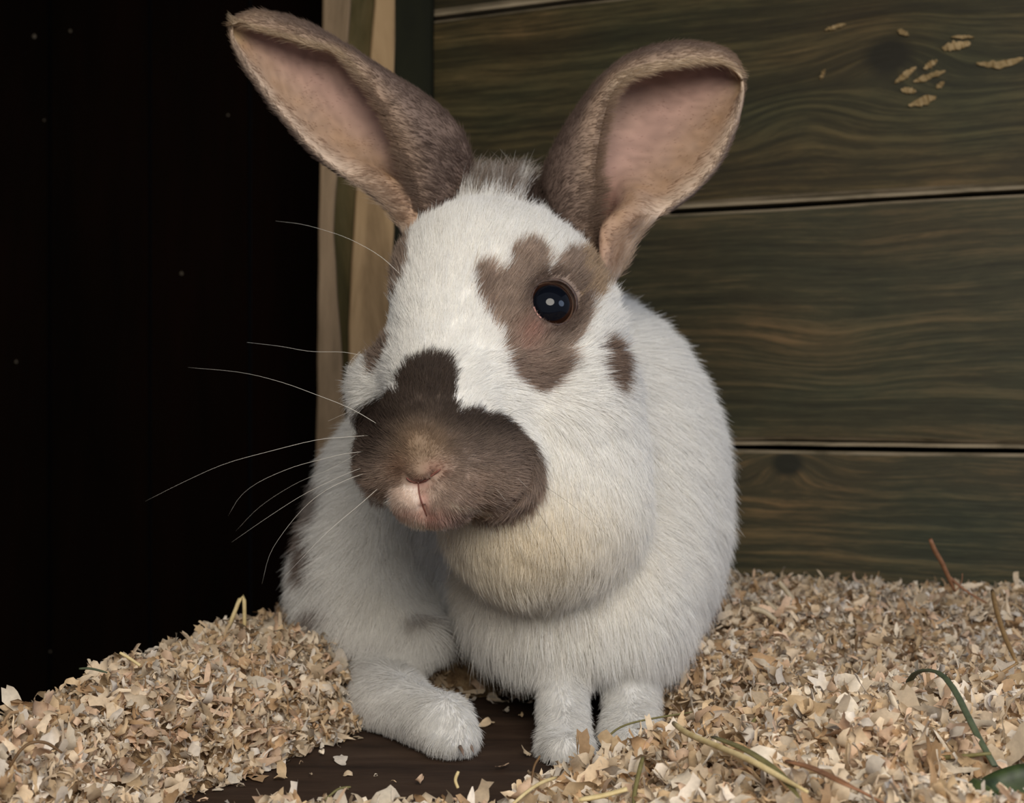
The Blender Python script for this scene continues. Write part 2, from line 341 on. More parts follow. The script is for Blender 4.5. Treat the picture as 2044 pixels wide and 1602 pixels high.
# shavings: thin curled flakes
def flake_material():
    m, nt, b = newmat('wood_shaving'); L = nt.links.new
    at = N(nt, 'ShaderNodeAttribute', attribute_name='coat'); oi = N(nt, 'ShaderNodeObjectInfo')
    tc = N(nt, 'ShaderNodeTexCoord'); no = N(nt, 'ShaderNodeTexNoise'); no.inputs['Scale'].default_value = 900; no.inputs['Detail'].default_value = 3; L(tc.outputs['Object'], no.inputs['Vector'])
    mr = N(nt, 'ShaderNodeMapRange'); mr.inputs['To Min'].default_value = .72; mr.inputs['To Max'].default_value = 1.22; L(no.outputs[0], mr.inputs['Value'])
    vm = N(nt, 'ShaderNodeVectorMath', operation='SCALE'); L(at.outputs['Color'], vm.inputs[0]); L(mr.outputs[0], vm.inputs['Scale'])
    L(vm.outputs[0], b.inputs['Base Color']); b.inputs['Roughness'].default_value = .7; b.inputs['Specular IOR Level'].default_value = .2
    tr = N(nt, 'ShaderNodeBsdfTranslucent'); L(vm.outputs[0], tr.inputs[0]); ms = N(nt, 'ShaderNodeMixShader', i0=.22)
    L(b.outputs[0], ms.inputs[1]); L(tr.outputs[0], ms.inputs[2]); L(ms.outputs[0], nt.nodes['Material Output'].inputs[0])
    return m
flake_m = flake_material()
PAL = np.array([srgb(236, 214, 184), srgb(226, 202, 170), srgb(242, 228, 206), srgb(218, 190, 152), srgb(234, 214, 186), srgb(236, 224, 208), srgb(196, 162, 124), srgb(228, 196, 166)])
def flakes(pos, size, rs, up_bias=.2, bright=None, curlmax=6.5):
    """many curled, ragged flakes as one vertex/quad soup: 9 x 3 vertices each"""
    n = len(pos); nu, nv = 9, 3
    L = size * rs.uniform(.6, 1.7, n); Wd = L * (.07 + .42 * rs.uniform(0, 1, n) ** 1.5); curl = rs.choice([-1, 1], n) * curlmax * rs.uniform(.05, 1, n) ** 1.3; tw = rs.normal(0, .6, n)
    u = np.linspace(-.5, .5, nu)[None, :, None]; v = np.linspace(-.5, .5, nv)[None, None, :]
    a = curl[:, None, None] * u * (1 + .5 * u); rad = curl[:, None, None]
    x = np.sin(a) / rad * np.ones_like(v); z = (1 - np.cos(a)) / rad * np.ones_like(v)
    taper = 1 - rs.uniform(0, .8, n)[:, None, None] * np.abs(u * 2) ** 2
    y = v * taper * rs.uniform(.78, 1.22, (n, nu, 1)) + rs.normal(0, .055, (n, nu, nv))
    x = x + rs.normal(0, .022, (n, nu, nv)) + np.abs(v) * rs.normal(0, .12, (n, 1, 1)); z = z + rs.normal(0, .018, (n, nu, nv)); cup = rs.uniform(-.9, .9, n)[:, None, None]
    X_ = x * L[:, None, None]; Y_ = y * Wd[:, None, None]; Z_ = z * L[:, None, None] + (v ** 2) * cup * Wd[:, None, None]
    t = tw[:, None, None] * u * 2; Y2 = Y_ * np.cos(t); Z_ = Z_ + Y_ * np.sin(t)
    loc = np.stack([X_, Y2, Z_], -1).reshape(n, -1, 3)
    nz = unit(np.stack([rs.normal(0, 1, n), rs.normal(0, 1, n), rs.uniform(-.2, 1, n) + up_bias], 1)); t1 = unit(np.cross(nz, rs.normal(0, 1, (n, 3)))); t2 = np.cross(nz, t1)
    R = np.stack([t1, t2, nz], 1)
    V = np.einsum('nki,nij->nkj', loc, R) + pos[:, None, :]
    base = np.arange(nu * nv).reshape(nu, nv)
    fq = np.stack([base[:-1, :-1], base[1:, :-1], base[1:, 1:], base[:-1, 1:]], -1).reshape(-1, 4)
    Fc = (fq[None] + (np.arange(n) * nu * nv)[:, None, None]).reshape(-1, 4)
    col = PAL[rs.integers(0, len(PAL), n)] * rs.uniform(.66, 1.1, (n, 1))
    if bright is not None: col = col * bright[:, None]
    return V.reshape(-1, 3), Fc, np.repeat(col, nu * nv, 0)
def scatter(n, x0, x1, y0, y1, rs, dz=.0038):
    x = rs.uniform(x0, x1, n); y = rs.uniform(y0, y1, n); h = bed(x, y)
    ok = (h > .0012) & (y < WO[1] - (x - WO[0]) * math.tan(TH) - .006) & ~((x < -.06) & (y > .76))
    x, y, h = x[ok], y[ok], h[ok]
    return np.stack([x, y, h + rs.uniform(-.0035, dz, len(x))], 1)
rs = np.random.default_rng(21)
for (nm, n, bxs, size) in [('shavings', 12000, (-.19, -.04, .28, .56), .0066), ('shavings', 10500, (-.08, .16, .28, .42), .0076), ('shavings', 17000, (-.13, .26, .40, .76), .0064)]:
    V, Fc, col = flakes(scatter(n, *bxs, rs), size, rs)
    V[:, 2] = np.maximum(V[:, 2], .0006)
    link(nm, mesh(nm, V, Fc, [flake_m], True, vcol=col), bedding, kind='stuff')
# slivers and crumbs
V, Fc, col = flakes(scatter(12000, -.17, .28, .26, .74, rs, .004), .0026, rs)
V[:, 2] = np.maximum(V[:, 2], .0006)
link('shaving_crumbs', mesh('shaving_crumbs', V, Fc, [flake_m], True, vcol=col), bedding, kind='stuff')
# stray flakes on the bare floor
sp_ = [P(x, y, .11 * F / (y - 801) * .985) for x, y in [(560, 1545), (620, 1540), (700, 1538), (750, 1540), (1003, 1524), (835, 1556), (785, 1553), (640, 1500), (950, 1490), (480, 1560), (400, 1590), (540, 1590), (1050, 1500), (690, 1568), (600, 1515), (680, 1512), (970, 1440), (930, 1425), (1010, 1415), (1040, 1425), (985, 1400)]]
V, Fc, col = flakes(np.array(sp_) * [1, 1, 0] + [0, 0, .0012], .0050, rs, 3)
V[:, 2] = np.maximum(V[:, 2], .0004)
link('scattered_shavings', mesh('scattered_shavings', V, Fc, [flake_m], True, vcol=col), bedding, kind='stuff')
# the 280 nearest shavings one by one
protos = []
for k in range(28):
    V, Fc, col = flakes(np.zeros((1, 3)), .0088, rs, 1.0, curlmax=4.0)
    protos.append(mesh('shaving', V, Fc, [flake_m], True, vcol=col))
cnt = 0
while cnt < 290:
    x, y = rs.uniform(-.062, .14), rs.uniform(.305, .40)
    h = float(bed([x], [y])[0])
    if h < .008 or abs(x / y) > .38: continue
    vis = CAMZ - h
    if 801 + vis * F / y > 1640: continue
    o = link('shaving', protos[cnt % 28], bedding); o.location = (x, y, h + rs.uniform(.001, .004)); o.rotation_euler = rs.uniform(-.7, .7, 3) + [0, 0, rs.uniform(0, 6.28)]
    s = rs.uniform(.55, 1.15); o.scale = (s, s, s); cnt += 1
# ------------------------------------------------------------------ the rabbit: body surface
VOX = .00135
G0 = np.array([-.115, .355, -.004]); G1 = np.array([.115, .70, .215])
shape = np.ceil((G1 - G0) / VOX).astype(int)
field = np.full(shape, .05, np.float32); headf = np.full(shape, .05, np.float32)
axs = [G0[k] + np.arange(shape[k]) * VOX for k in range(3)]
def block(lo, hi):
    sl = tuple(slice(max(0, int((lo[k] - G0[k]) / VOX)), max(0, min(shape[k], int((hi[k] - G0[k]) / VOX) + 2))) for k in range(3))
    return sl, np.meshgrid(*[axs[k][sl[k]].astype(np.float32) for k in range(3)], indexing='ij')
def smin(a, b, k):
    h = np.maximum(k - np.abs(a - b), 0) / k
    return np.minimum(a, b) - h * h * k * .25
def put(sl, d, k, head, sub=False):
    for f in ((field, headf) if head else (field,)):
        f[sl] = -smin(-f[sl], d, k) if sub else smin(f[sl], d, k)
def ell(px, py, d, rx, ry, rz, rot=0, yaw=0, k=.012, head=False, sub=False):
    """ellipsoid given by photo pixel, distance and radii (px, px, m)"""
    c = P(px, py, d); r = np.array([rx * d / F, rz, ry * d / F]); m = r.max() + k + .006
    sl, g = block(c - m, c + m); X_, Y_, Z_ = (g[i] - np.float32(c[i]) for i in range(3))
    a = math.radians(rot); X_, Z_ = X_ * math.cos(a) - Z_ * math.sin(a), X_ * math.sin(a) + Z_ * math.cos(a)
    b = math.radians(yaw); X_, Y_ = X_ * math.cos(b) + Y_ * math.sin(b), -X_ * math.sin(b) + Y_ * math.cos(b)
    k0 = np.sqrt((X_ / r[0]) ** 2 + (Y_ / r[1]) ** 2 + (Z_ / r[2]) ** 2) + 1e-6
    k1 = np.sqrt((X_ / r[0] ** 2) ** 2 + (Y_ / r[1] ** 2) ** 2 + (Z_ / r[2] ** 2) ** 2) + 1e-6
    put(sl, (k0 * (k0 - 1) / k1).astype(np.float32), k, head, sub)
def cap(a, b, ra, rb, k=.008, head=False, sub=False):
    """tapering limb between two (px, py, d) points, radii in px"""
    pa, pb = P(*a), P(*b); ra, rb = ra * a[2] / F, rb * b[2] / F
    m = max(ra, rb) + k + .004
    sl, g = block(np.minimum(pa, pb) - m, np.maximum(pa, pb) + m)
    d = pb - pa; v = [g[i] - np.float32(pa[i]) for i in range(3)]
    t = np.clip(sum(v[i] * d[i] for i in range(3)) / (d @ d), 0, 1)
    dist = np.sqrt(sum((v[i] - t * d[i]) ** 2 for i in range(3))) - (ra + (rb - ra) * t)
    put(sl, dist.astype(np.float32), k, head, sub)
# trunk
ell(1110, 930, .585, 292, 350, .085, k=.02)
ell(930, 1060, .60, 255, 290, .085, k=.03)
ell(1288, 1000, .545, 128, 285, .05, rot=-8, k=.03)
ell(1130, 1185, .495, 205, 160, .042, k=.02)
ell(1245, 1180, .50, 95, 150, .04, k=.02)
ell(1060, 830, .53, 200, 200, .06, k=.02)
# haunch and hind foot
ell(735, 1175, .545, 135, 145, .045, k=.008)
ell(760, 1040, .56, 115, 190, .05, k=.02)
ell(760, 1230, .53, 125, 95, .035, k=.012)
cap((770, 1270, .53), (835, 1290, .50), 75, 50, k=.01)
cap((725, 1340, .515), (790, 1410, .475), 62, 66, k=.012)
cap((765, 1405, .48), (885, 1448, .443), 66, 58, k=.006)
cap((885, 1452, .443), (915, 1468, .436), 46, 36, k=.006)
for tx, ty, td in ((872, 1478, .4350), (900, 1484, .4325), (926, 1478, .4345)): ell(tx, ty, td, 20, 22, .007, k=.003)
# forelegs
cap((1120, 1330, .472), (1128, 1500, .436), 48, 46, k=.01); cap((1128, 1500, .438), (1130, 1506, .426), 46, 40, k=.006)
cap((1262, 1330, .485), (1262, 1470, .452), 52, 54, k=.01); cap((1262, 1475, .452), (1262, 1492, .440), 50, 42, k=.006)
# dewlap
ell(1075, 1005, .452, 190, 195, .034, k=.012)
ell(1160, 960, .468, 120, 190, .034, k=.012)
# head
ell(985, 590, .468, 172, 172, .036, k=.014, head=True)
ell(1075, 640, .466, 140, 160, .034, k=.014, head=True)
ell(1115, 800, .455, 143, 165, .034, k=.016, head=True)
ell(845, 790, .452, 145, 115, .026, k=.014, head=True)
cap((920, 560, .448), (858, 820, .405), 105, 72, k=.02, head=True)
cap((1010, 680, .452), (900, 880, .412), 110, 80, k=.02, head=True)
# muzzle: nose pad, whisker pads, chin
ell(846, 880, .402, 78, 82, .017, k=.008, head=True)
ell(786, 915, .410, 72, 85, .018, rot=8, k=.006, head=True)
ell(968, 925, .415, 104, 92, .022, rot=22, k=.006, head=True)
ell(905, 930, .405, 70, 80, .016, k=.008, head=True)
ell(842, 934, .3905, 36, 26, .0062, k=.004, head=True)
ell(822, 985, .3985, 44, 48, .0105, k=.004, head=True)
ell(882, 990, .400, 58, 50, .012, k=.005, head=True)
ell(860, 1012, .408, 60, 30, .014, k=.005, head=True)
ell(985, 440, .500, 105, 62, .024, k=.02, head=True)
# brow over the eye, eye socket, nostrils and lip cleft
ell(1098, 560, .4425, 52, 22, .007, rot=-10, k=.008, head=True)
EYE = P(1093, 612, .4420); EYE_R = .0077
e_ = (EYE - EYE_R * 1.04, EYE + EYE_R * 1.04); sl, g = block(EYE - .014, EYE + .014)
dd = np.sqrt(sum((g[i] - np.float32(EYE[i])) ** 2 for i in range(3))) - EYE_R * .99
cleft = [((818, 956, .3865), (835, 962, .3845), 2.2, 2.6), ((836, 962, .3845), (872, 938, .3865), 2.6, 4), ((836, 962, .3845), (838, 990, .3870), 2.5, 2.2), ((838, 990, .3880), (850, 1030, .3965), 2.2, 2.5)]

def sample(f, p):
    q = (np.asarray(p) - G0) / VOX; i = np.clip(np.floor(q).astype(int), 0, np.array(f.shape) - 2); t = np.clip(q - i, 0, 1); r = 0
    for dx in (0, 1):
        for dy in (0, 1):
            for dz in (0, 1):
                r = r + f[i[:, 0] + dx, i[:, 1] + dy, i[:, 2] + dz] * (t[:, 0] if dx else 1 - t[:, 0]) * (t[:, 1] if dy else 1 - t[:, 1]) * (t[:, 2] if dz else 1 - t[:, 2])
    return r
def hit(px, py, d0=.36, d1=.7):     # distance at which the sight line through a pixel meets the rabbit
    ds = np.arange(d0, d1, .0004); v = sample(field, np.array([P(px, py, d) for d in ds])); k = np.argmax(v < 0)
    return ds[k] if v[k] < 0 else None
# clefts follow the real surface
for (a, b, ra, rb) in cleft:
    da, db = hit(a[0], a[1]), hit(b[0], b[1])
    if da and db: cap((a[0], a[1], da), (b[0], b[1], db), ra + 2, rb + 2, k=.0012, head=True, sub=True)
de = hit(1100, 612)
EYE = P(1095, 613, de + .0042)
sl, g = block(EYE - .014, EYE + .014)
dd = (np.sqrt(sum((g[i] - np.float32(EYE[i])) ** 2 for i in range(3))) - EYE_R * 1.0).astype(np.float32)
put(sl, -dd * -1, .0012, True, sub=True)
sl = (slice(None),) * 3
zg = (axs[2].astype(np.float32))[None, None, :]
field = np.maximum(field, .0012 - zg)
def surface_nets(f):
    s = f < 0; nx, ny, nz = f.shape
    cnt = np.zeros((nx - 1, ny - 1, nz - 1), np.float32); acc = np.zeros((nx - 1, ny - 1, nz - 1, 3), np.float32)
    corners = [(a, b, c) for a in (0, 1) for b in (0, 1) for c in (0, 1)]
    def cut(a): return (slice(a[0], nx - 1 + a[0]), slice(a[1], ny - 1 + a[1]), slice(a[2], nz - 1 + a[2]))
    ins = sum(s[cut(c)].astype(np.int8) for c in corners); act = (ins > 0) & (ins < 8)
    ai = np.argwhere(act); vid = np.full(act.shape, -1, np.int64); vid[act] = np.arange(len(ai))
    pos = np.zeros((len(ai), 3)); cn = np.zeros(len(ai))
    for c in corners:
        for ax in range(3):
            if c[ax]: continue
            e = list(c); e[ax] = 1
            va = f[ai[:, 0] + c[0], ai[:, 1] + c[1], ai[:, 2] + c[2]]; vb = f[ai[:, 0] + e[0], ai[:, 1] + e[1], ai[:, 2] + e[2]]
            m = (va < 0) != (vb < 0); t = np.where(m, va / np.where(m, va - vb, 1), 0)
            q = np.array(c, float)[None] + np.zeros((len(ai), 3)); q[:, ax] = t
            pos[m] += q[m]; cn[m] += 1
    V = G0 + (ai + pos / cn[:, None]) * VOX; Fs = []
    for ax in range(3):
        a, b = [(1, 2), (2, 0), (0, 1)][ax]
        sl0 = [slice(1, -1)] * 3; sl0[ax] = slice(0, -1); sl1 = list(sl0); sl1[ax] = slice(1, None)
        ch = s[tuple(sl0)] != s[tuple(sl1)]; w_ = np.argwhere(ch); off = np.ones(3, int); off[ax] = 0; w_ = w_ + off
        flip = s[w_[:, 0], w_[:, 1], w_[:, 2]]
        def gv(da, db):
            q = w_.copy(); q[:, a] -= da; q[:, b] -= db; return vid[q[:, 0], q[:, 1], q[:, 2]]
        qd = np.stack([gv(1, 1), gv(0, 1), gv(0, 0), gv(1, 0)], 1); qd[~flip] = qd[~flip][:, ::-1]
        Fs.append(qd[(qd >= 0).all(1)])
    return V, np.concatenate(Fs)
BV, BF = surface_nets(field)
def vnormals(V, Fq):
    fn = np.cross(V[Fq[:, 2]] - V[Fq[:, 0]], V[Fq[:, 3]] - V[Fq[:, 1]]); vn = np.zeros_like(V)
    for k in range(4): np.add.at(vn, Fq[:, k], fn)
    return unit(vn), .5 * np.linalg.norm(fn, axis=1)
BN, BA = vnormals(BV, BF)

# ears: cupped leaves laid through lateral edge L, fold S and medial rim M
def ear(L, S, M, d0, cup, dtip, fold, n=44, m=33):
    L, S, M = (catmull(a, n) for a in (L, S, M)); G = np.zeros((n, m, 3))
    for i in range(n):
        t = i / (n - 1); c = cup * math.sin(math.pi * min(1, t * .82 + .10)) ** .8; d = d0 + (1 - t) * dtip
        pt = lambda xy, dz: P(xy[0], xy[1], d + dz)
        mid = lambda a, b, w_: a * (1 - w_) + b * w_
        ctl = [pt(L[i], .001), pt(mid(L[i], M[i], .30 + .42 * sstep(.70, .90, t)), c * .62 - fold * sstep(.58, .78, t)), pt(mid(L[i], M[i], .68), c), pt(mid(L[i], S[i], .93), c * .95), pt(S[i], c * .5),
               pt(mid(M[i], S[i], .60), c * .02), pt(M[i], -.0008)]
        G[i] = catmull(ctl, m)
    return G
earL = ear([(462, 60), (464, 84), (482, 122), (515, 172), (560, 232), (620, 300), (680, 348), (735, 385), (780, 420), (806, 470)],
           [(466, 42), (490, 29), (530, 28), (600, 48), (660, 78), (740, 128), (820, 178), (878, 222), (916, 270), (932, 330), (925, 400), (905, 450)],
           [(464, 50), (482, 45), (518, 60), (571, 76), (615, 92), (671, 106), (700, 130), (735, 175), (768, 228), (800, 300), (826, 370), (850, 455)], .478, .017, -.006, .008)
earR = ear([(1482, 161), (1482, 190), (1468, 250), (1438, 320), (1393, 375), (1343, 414), (1296, 447), (1268, 482), (1248, 524), (1222, 565)],
           [(1482, 154), (1471, 124), (1444, 100), (1400, 91), (1335, 92), (1268, 110), (1218, 143), (1178, 188), (1143, 238), (1113, 292), (1094, 342), (1092, 392), (1118, 445), (1160, 510)],
           [(1480, 158), (1464, 140), (1432, 126), (1368, 128), (1308, 141), (1258, 156), (1224, 182), (1206, 230), (1194, 290), (1188, 340), (1190, 390), (1184, 440), (1196, 520)], .478, .024, .004, .022)
def shell(G, th=.0011):
    n, m, _ = G.shape; du = np.gradient(G, axis=0); dv = np.gradient(G, axis=1); nn = unit(np.cross(du, dv))
    tt = th * (.35 + .65 * np.clip(np.arange(n) / 8, 0, 1))[:, None, None]
    A = (G + nn * tt).reshape(-1, 3); B = (G - nn * tt).reshape(-1, 3); V = np.vstack([A, B]); k = n * m; Fc = []
    id_ = np.arange(k).reshape(n, m)
    q = np.stack([id_[:-1, :-1], id_[:-1, 1:], id_[1:, 1:], id_[1:, :-1]], -1).reshape(-1, 4)
    rim = np.r_[id_[0, :], id_[1:, -1], id_[-1, -2::-1], id_[-2:0:-1, 0]]; r2 = np.roll(rim, -1)
    return V, np.vstack([q[:, ::-1], q + k, np.stack([rim, r2, r2 + k, rim + k], 1)]), nn, k
def ear_pack(G, sgn):
    """orient so that the first half of the vertices is the inner (concave) skin"""
    V, Fc, nn, k = shell(G)
    mid = nn[G.shape[0] // 2, int(G.shape[1] * .35)]
    inner_first = mid[1] < 0           # concave skin looks towards the camera side
    return V, Fc, nn if inner_first else -nn, k, inner_first
EL, ER = ear_pack(earL, 1), ear_pack(earR, -1)

# ------------------------------------------------------------------ coat colours
WHITE = srgb(250, 248, 244); BROWN = srgb(180, 160, 145); DARK = srgb(82, 70, 62); MUZ = srgb(176, 155, 140); BEIGE = srgb(188, 165, 140); PINK = srgb(214, 164, 150)
def inside(px, py, poly):
    r = np.zeros(len(px), bool); n = len(poly); j = n - 1
    for i in range(n):
        xi, yi = poly[i]; xj, yj = poly[j]
        c = ((yi > py) != (yj > py)) & (px < (xj - xi) * (py - yi) / ((yj - yi) + 1e-9) + xi); r ^= c; j = i
    return r
def blend(c, col, a): return c * (1 - a[:, None]) + np.asarray(col)[None] * a[:, None]
MUZZLE = [(800, 745), (825, 722), (865, 712), (900, 722), (912, 760), (908, 800), (918, 822), (955, 822), (1000, 836), (1045, 872), (1072, 910), (1088, 950), (1080, 992), (1055, 1018), (1010, 1034), (950, 1036), (905, 1046), (850, 1048), (842, 1010), (836, 970), (805, 968), (785, 975), (772, 1000), (745, 988), (722, 960), (706, 915), (704, 870), (712, 830), (735, 800), (765, 790), (790, 790), (793, 768)]
EYEP = [(938, 560), (950, 532), (975, 530), (1000, 548), (1014, 552), (1012, 515), (1030, 492), (1060, 488), (1080, 498), (1088, 518), (1084, 546), (1110, 528), (1138, 500), (1160, 520), (1166, 560), (1168, 620), (1158, 668), (1135, 700), (1125, 745), (1098, 775), (1050, 775), (1015, 748), (1006, 705), (1000, 668), (978, 640), (955, 605)]
def coat(p, n, rs, jit=5.0):
    px = 1022 + p[:, 0] / p[:, 1] * F; py = 801 - (p[:, 2] - CAMZ) / p[:, 1] * F
    j = vn3(p, 260, 40) * jit * .9 + rs.normal(0, jit * .55, (len(p), 3)); x = px + j[:, 0]; y = py + j[:, 1]
    h = sample(headf, p) < .004; c = np.tile(WHITE, (len(p), 1)).astype(float)
    front = h & (p[:, 1] < .475); lside = h & (p[:, 1] < .51) & (px < 830)
    # body: creamier at the throat, spots along the haunch
    c = blend(c, srgb(240, 226, 196), .60 * np.exp(-(((px - 1030) / 210) ** 2 + ((py - 1090) / 110) ** 2)) * (p[:, 1] < .5))
    for (sx, sy, rx, ry, s, sl_) in [(622, 1060, 17, 60, .85, 10), (626, 1120, 17, 26, .9, 14), (632, 1218, 17, 24, .7, 5), (664, 1212, 9, 9, .5, 5), (700, 1300, 20, 11, .6, 5), (642, 985, 18, 55, .7, 5), (828, 1232, 22, 14, .4, 5)]:
        e = ((x - sx) / rx) ** 2 + ((y - sy) / ry) ** 2; c = blend(c, srgb(118, 96, 82), s * (1 - sstep(.5, 1.3, e)) * (~h) * (p[:, 1] > .46) * 1.0)
    c = c * (1 - .16 * (sstep(.034, .018, p[:, 2]) * (~h)))[:, None]      # feet darkened: shade beneath the body put into the coat
    # saddle markings over the far back
    bs = vnoise(p, 22, 60); c = blend(c, BROWN, ((bs > .35) & (p[:, 1] > .615)).astype(float))
    # crown between the ears
    crown = np.interp(x, [780, 800, 830, 870, 920, 980, 1030, 1080, 1130, 1170, 1200, 1240], [520, 462, 425, 408, 396, 400, 404, 420, 448, 482, 520, 560])
    a = h & (y < crown - 2) & (p[:, 1] > .45); gr = vnoise(p, 600, 50) - .3 + .7 * np.exp(-((x - 1045) / 30) ** 2)
    cc = blend(np.tile(srgb(150, 136, 124), (len(p), 1)), WHITE, np.clip(gr * 1.2 + .1, 0, 1)); c = np.where(a[:, None], cc, c)
    dk = h & (y < crown) & (((x > 1045) & (y > 382)) | (x < 905) | (x > 1090)) & (p[:, 1] > .45); c = np.where(dk[:, None], srgb(82, 68, 60)[None] * rs.uniform(.8, 1.2, (len(p), 1)), c)
    # far eye patch, small patch below it
    a = lside & (inside(x, y, [(792, 470), (820, 485), (815, 545), (800, 590), (783, 625), (740, 640), (740, 480)]) | inside(x, y, [(775, 652), (782, 690), (765, 730), (748, 745), (738, 720), (735, 660)]))
    c = np.where(a[:, None], BROWN[None] * .82, c)
    # near eye patch
    a = front & inside(x, y, EYEP); sh = np.clip(.92 + .22 * vnoise(p, 300, 44) + .10 * ((x < 990) | (y > 715)), .6, 1.25)
    c = np.where(a[:, None], (blend(np.tile(BROWN, (len(p), 1)), srgb(130, 110, 98), .5 * (((x < 985) & (y > 560)) | (y > 720)).astype(float))) * sh[:, None], c)
    er = np.hypot(px - 1096, (py - 613) * .92); c = blend(c, srgb(84, 66, 58), .8 * (1 - sstep(52, 74, er)) * front)
    c = blend(c, srgb(200, 152, 138), .8 * np.exp(-(((px - 1050) / 26) ** 2 + ((py - 668) / 30) ** 2)) * front)
    c = blend(c, srgb(162, 142, 126), .55 * np.exp(-(((px - 1035) / 34) ** 2 + ((py - 640) / 46) ** 2)) * front)
    a = h & inside(x, y, [(1150, 495), (1180, 505), (1215, 545), (1222, 575), (1195, 590), (1175, 620), (1160, 590), (1158, 540)]); c = np.where(a[:, None], BEIGE[None] * rs.uniform(.85, 1.1, (len(p), 1)), c)
    a = h & inside(x, y, [(1195, 520), (1215, 525), (1225, 560), (1210, 575), (1195, 560)]); c = np.where(a[:, None], BROWN[None] * .9, c)
    e = ((x - 1217 - (y - 730) * .15) / 30) ** 2 + ((y - 728) / 50) ** 2; c = blend(c, srgb(142, 118, 100), (1 - sstep(.7, 1.15, e)) * h * .95)
    # muzzle
    a = front & inside(x, y, MUZZLE); tone = np.clip((y - 835 - .10 * np.abs(x - 850)) / 110, 0, 1)
    mc = blend(np.tile(DARK, (len(p), 1)), MUZ, tone)
    mc = blend(mc, srgb(150, 126, 102), .85 * np.exp(-(((px - 840) / 58) ** 2 + ((py - 900) / 55) ** 2) ** 1.5))
    mc = blend(mc, srgb(62, 50, 44), .75 * np.exp(-(((px - 745) / 34) ** 2 + ((py - 870) / 60) ** 2)))
    mc = blend(mc, srgb(165, 125, 106), .8 * np.exp(-(((px - 868) / 24) ** 2 + ((py - 935) / 16) ** 2)))
    mc = blend(mc, srgb(205, 172, 160), .85 * np.exp(-(((px - 870) / 40) ** 2 + ((py - 1030) / 20) ** 2)))
    mc = blend(mc, srgb(150, 118, 96), .7 * np.exp(-(((px - 800) / 22) ** 2 + ((py - 935) / 24) ** 2)))
    lip = np.abs(y - np.interp(x, [880, 915, 950, 1000], [1000, 1012, 1015, 1026])) ; mc = blend(mc, srgb(206, 190, 170), .8 * (lip < 4) * (x > 893) * (x < 990))
    c = np.where(a[:, None], mc * np.clip(1 + .15 * vnoise(p, 400, 47), .7, 1.3)[:, None], c)
    # pale lip and pink skin round the cleft
    a = front & inside(x, y, [(778, 975), (800, 966), (832, 972), (846, 1010), (852, 1040), (815, 1040), (785, 1020)]); c = np.where(a[:, None], srgb(228, 210, 196)[None], c)
    for (qx, qy, sx, sy, s) in [(838, 962, 16, 9, .85), (846, 1000, 9, 24, .8), (850, 1026, 22, 10, .6), (812, 1020, 20, 12, .35)]:
        c = blend(c, PINK * .95, s * np.exp(-(((px - qx) / sx) ** 2 + ((py - qy) / sy) ** 2)) * front)
    return c
def ear_colour(i_t, s, inner, p, rs, right):
    """t 0 tip .. 1 base, s 0 lateral edge .. 1 medial rim"""
    n = len(p); nz = vnoise(p, 220, 70); px = 1022 + p[:, 0] / p[:, 1] * F; py = 801 - (p[:, 2] - CAMZ) / p[:, 1] * F
    out = blend(np.tile(srgb(122, 104, 94), (n, 1)), srgb(168, 144, 120), np.clip(.70 - i_t * 2.8 + nz * .25, 0, 1) * .9)
    out = blend(out, srgb(80, 64, 58), np.clip((i_t - .30) * 1.6, 0, .6) * (.7 + .3 * nz))
    out = blend(out, srgb(172, 146, 122), .55 * sstep(.88, .985, s) * (1 - .5 * sstep(.7, .9, i_t)))
    out = blend(out, srgb(214, 194, 164), .62 * sstep(.96, .99, s) * (1 - sstep(.36, .56, i_t)))
    inn = np.tile(srgb(162, 136, 116), (n, 1))
    inn = blend(inn, srgb(168, 136, 126), np.exp(-((s - .42) / .18) ** 2) * .8)
    inn = blend(inn, srgb(164, 130, 98), np.exp(-((s - .16) / .10) ** 2) * (.35 + .35 * nz) + 0)
    inn = blend(inn, srgb(196, 170, 130), .75 * (1 - sstep(.02, .10, i_t)) + 0)
    inn = blend(inn, srgb(208, 188, 168), .7 * (1 - sstep(.0, .12, s)))
    inn = blend(inn, srgb(172, 146, 122), .6 * sstep(.80, .97, s) + 0)
    inn = blend(inn, srgb(120, 66, 58), .7 * np.exp(-(((i_t - .80) / .09) ** 2 + ((s - .5) / .12) ** 2)))
    return np.where(inner[:, None], inn, out) * rs.uniform(.86, 1.14, (n, 1))

# ------------------------------------------------------------------ materials of the animal
def coat_mat(name, hair):
    m, nt, b = newmat(name); L = nt.links.new
    at = N(nt, 'ShaderNodeAttribute', attribute_name='coat'); L(at.outputs['Color'], b.inputs['Base Color'])
    b.inputs['Roughness'].default_value = .55 if hair else .7; b.inputs['Specular IOR Level'].default_value = .18
    if hair:
        tr = N(nt, 'ShaderNodeBsdfTranslucent'); L(at.outputs['Color'], tr.inputs[0]); ms = N(nt, 'ShaderNodeMixShader', i0=.42)
        L(b.outputs[0], ms.inputs[1]); L(tr.outputs[0], ms.inputs[2]); L(ms.outputs[0], nt.nodes['Material Output'].inputs[0])
    return m
skin_m = coat_mat('rabbit_skin', False); hair_m = coat_mat('rabbit_hair', True)
def ear_grid_attr(Ep, G):
    n, m, _ = G.shape; t = np.repeat(np.arange(n) / (n - 1), m); s = np.tile(np.arange(m) / (m - 1), n)
    V, Fc, nn, k, inf = Ep; inner = np.r_[np.full(k, inf), np.full(k, not inf)]
    return np.r_[t, t], np.r_[s, s], inner
rr = np.random.default_rng(3)
colB = coat(BV, BN, rr, 2.0) * .82  # skin colour lowered to stand in for self-shadowing among the hairs
allV = [BV]; allF = [BF]; allC = [colB]; off = len(BV)
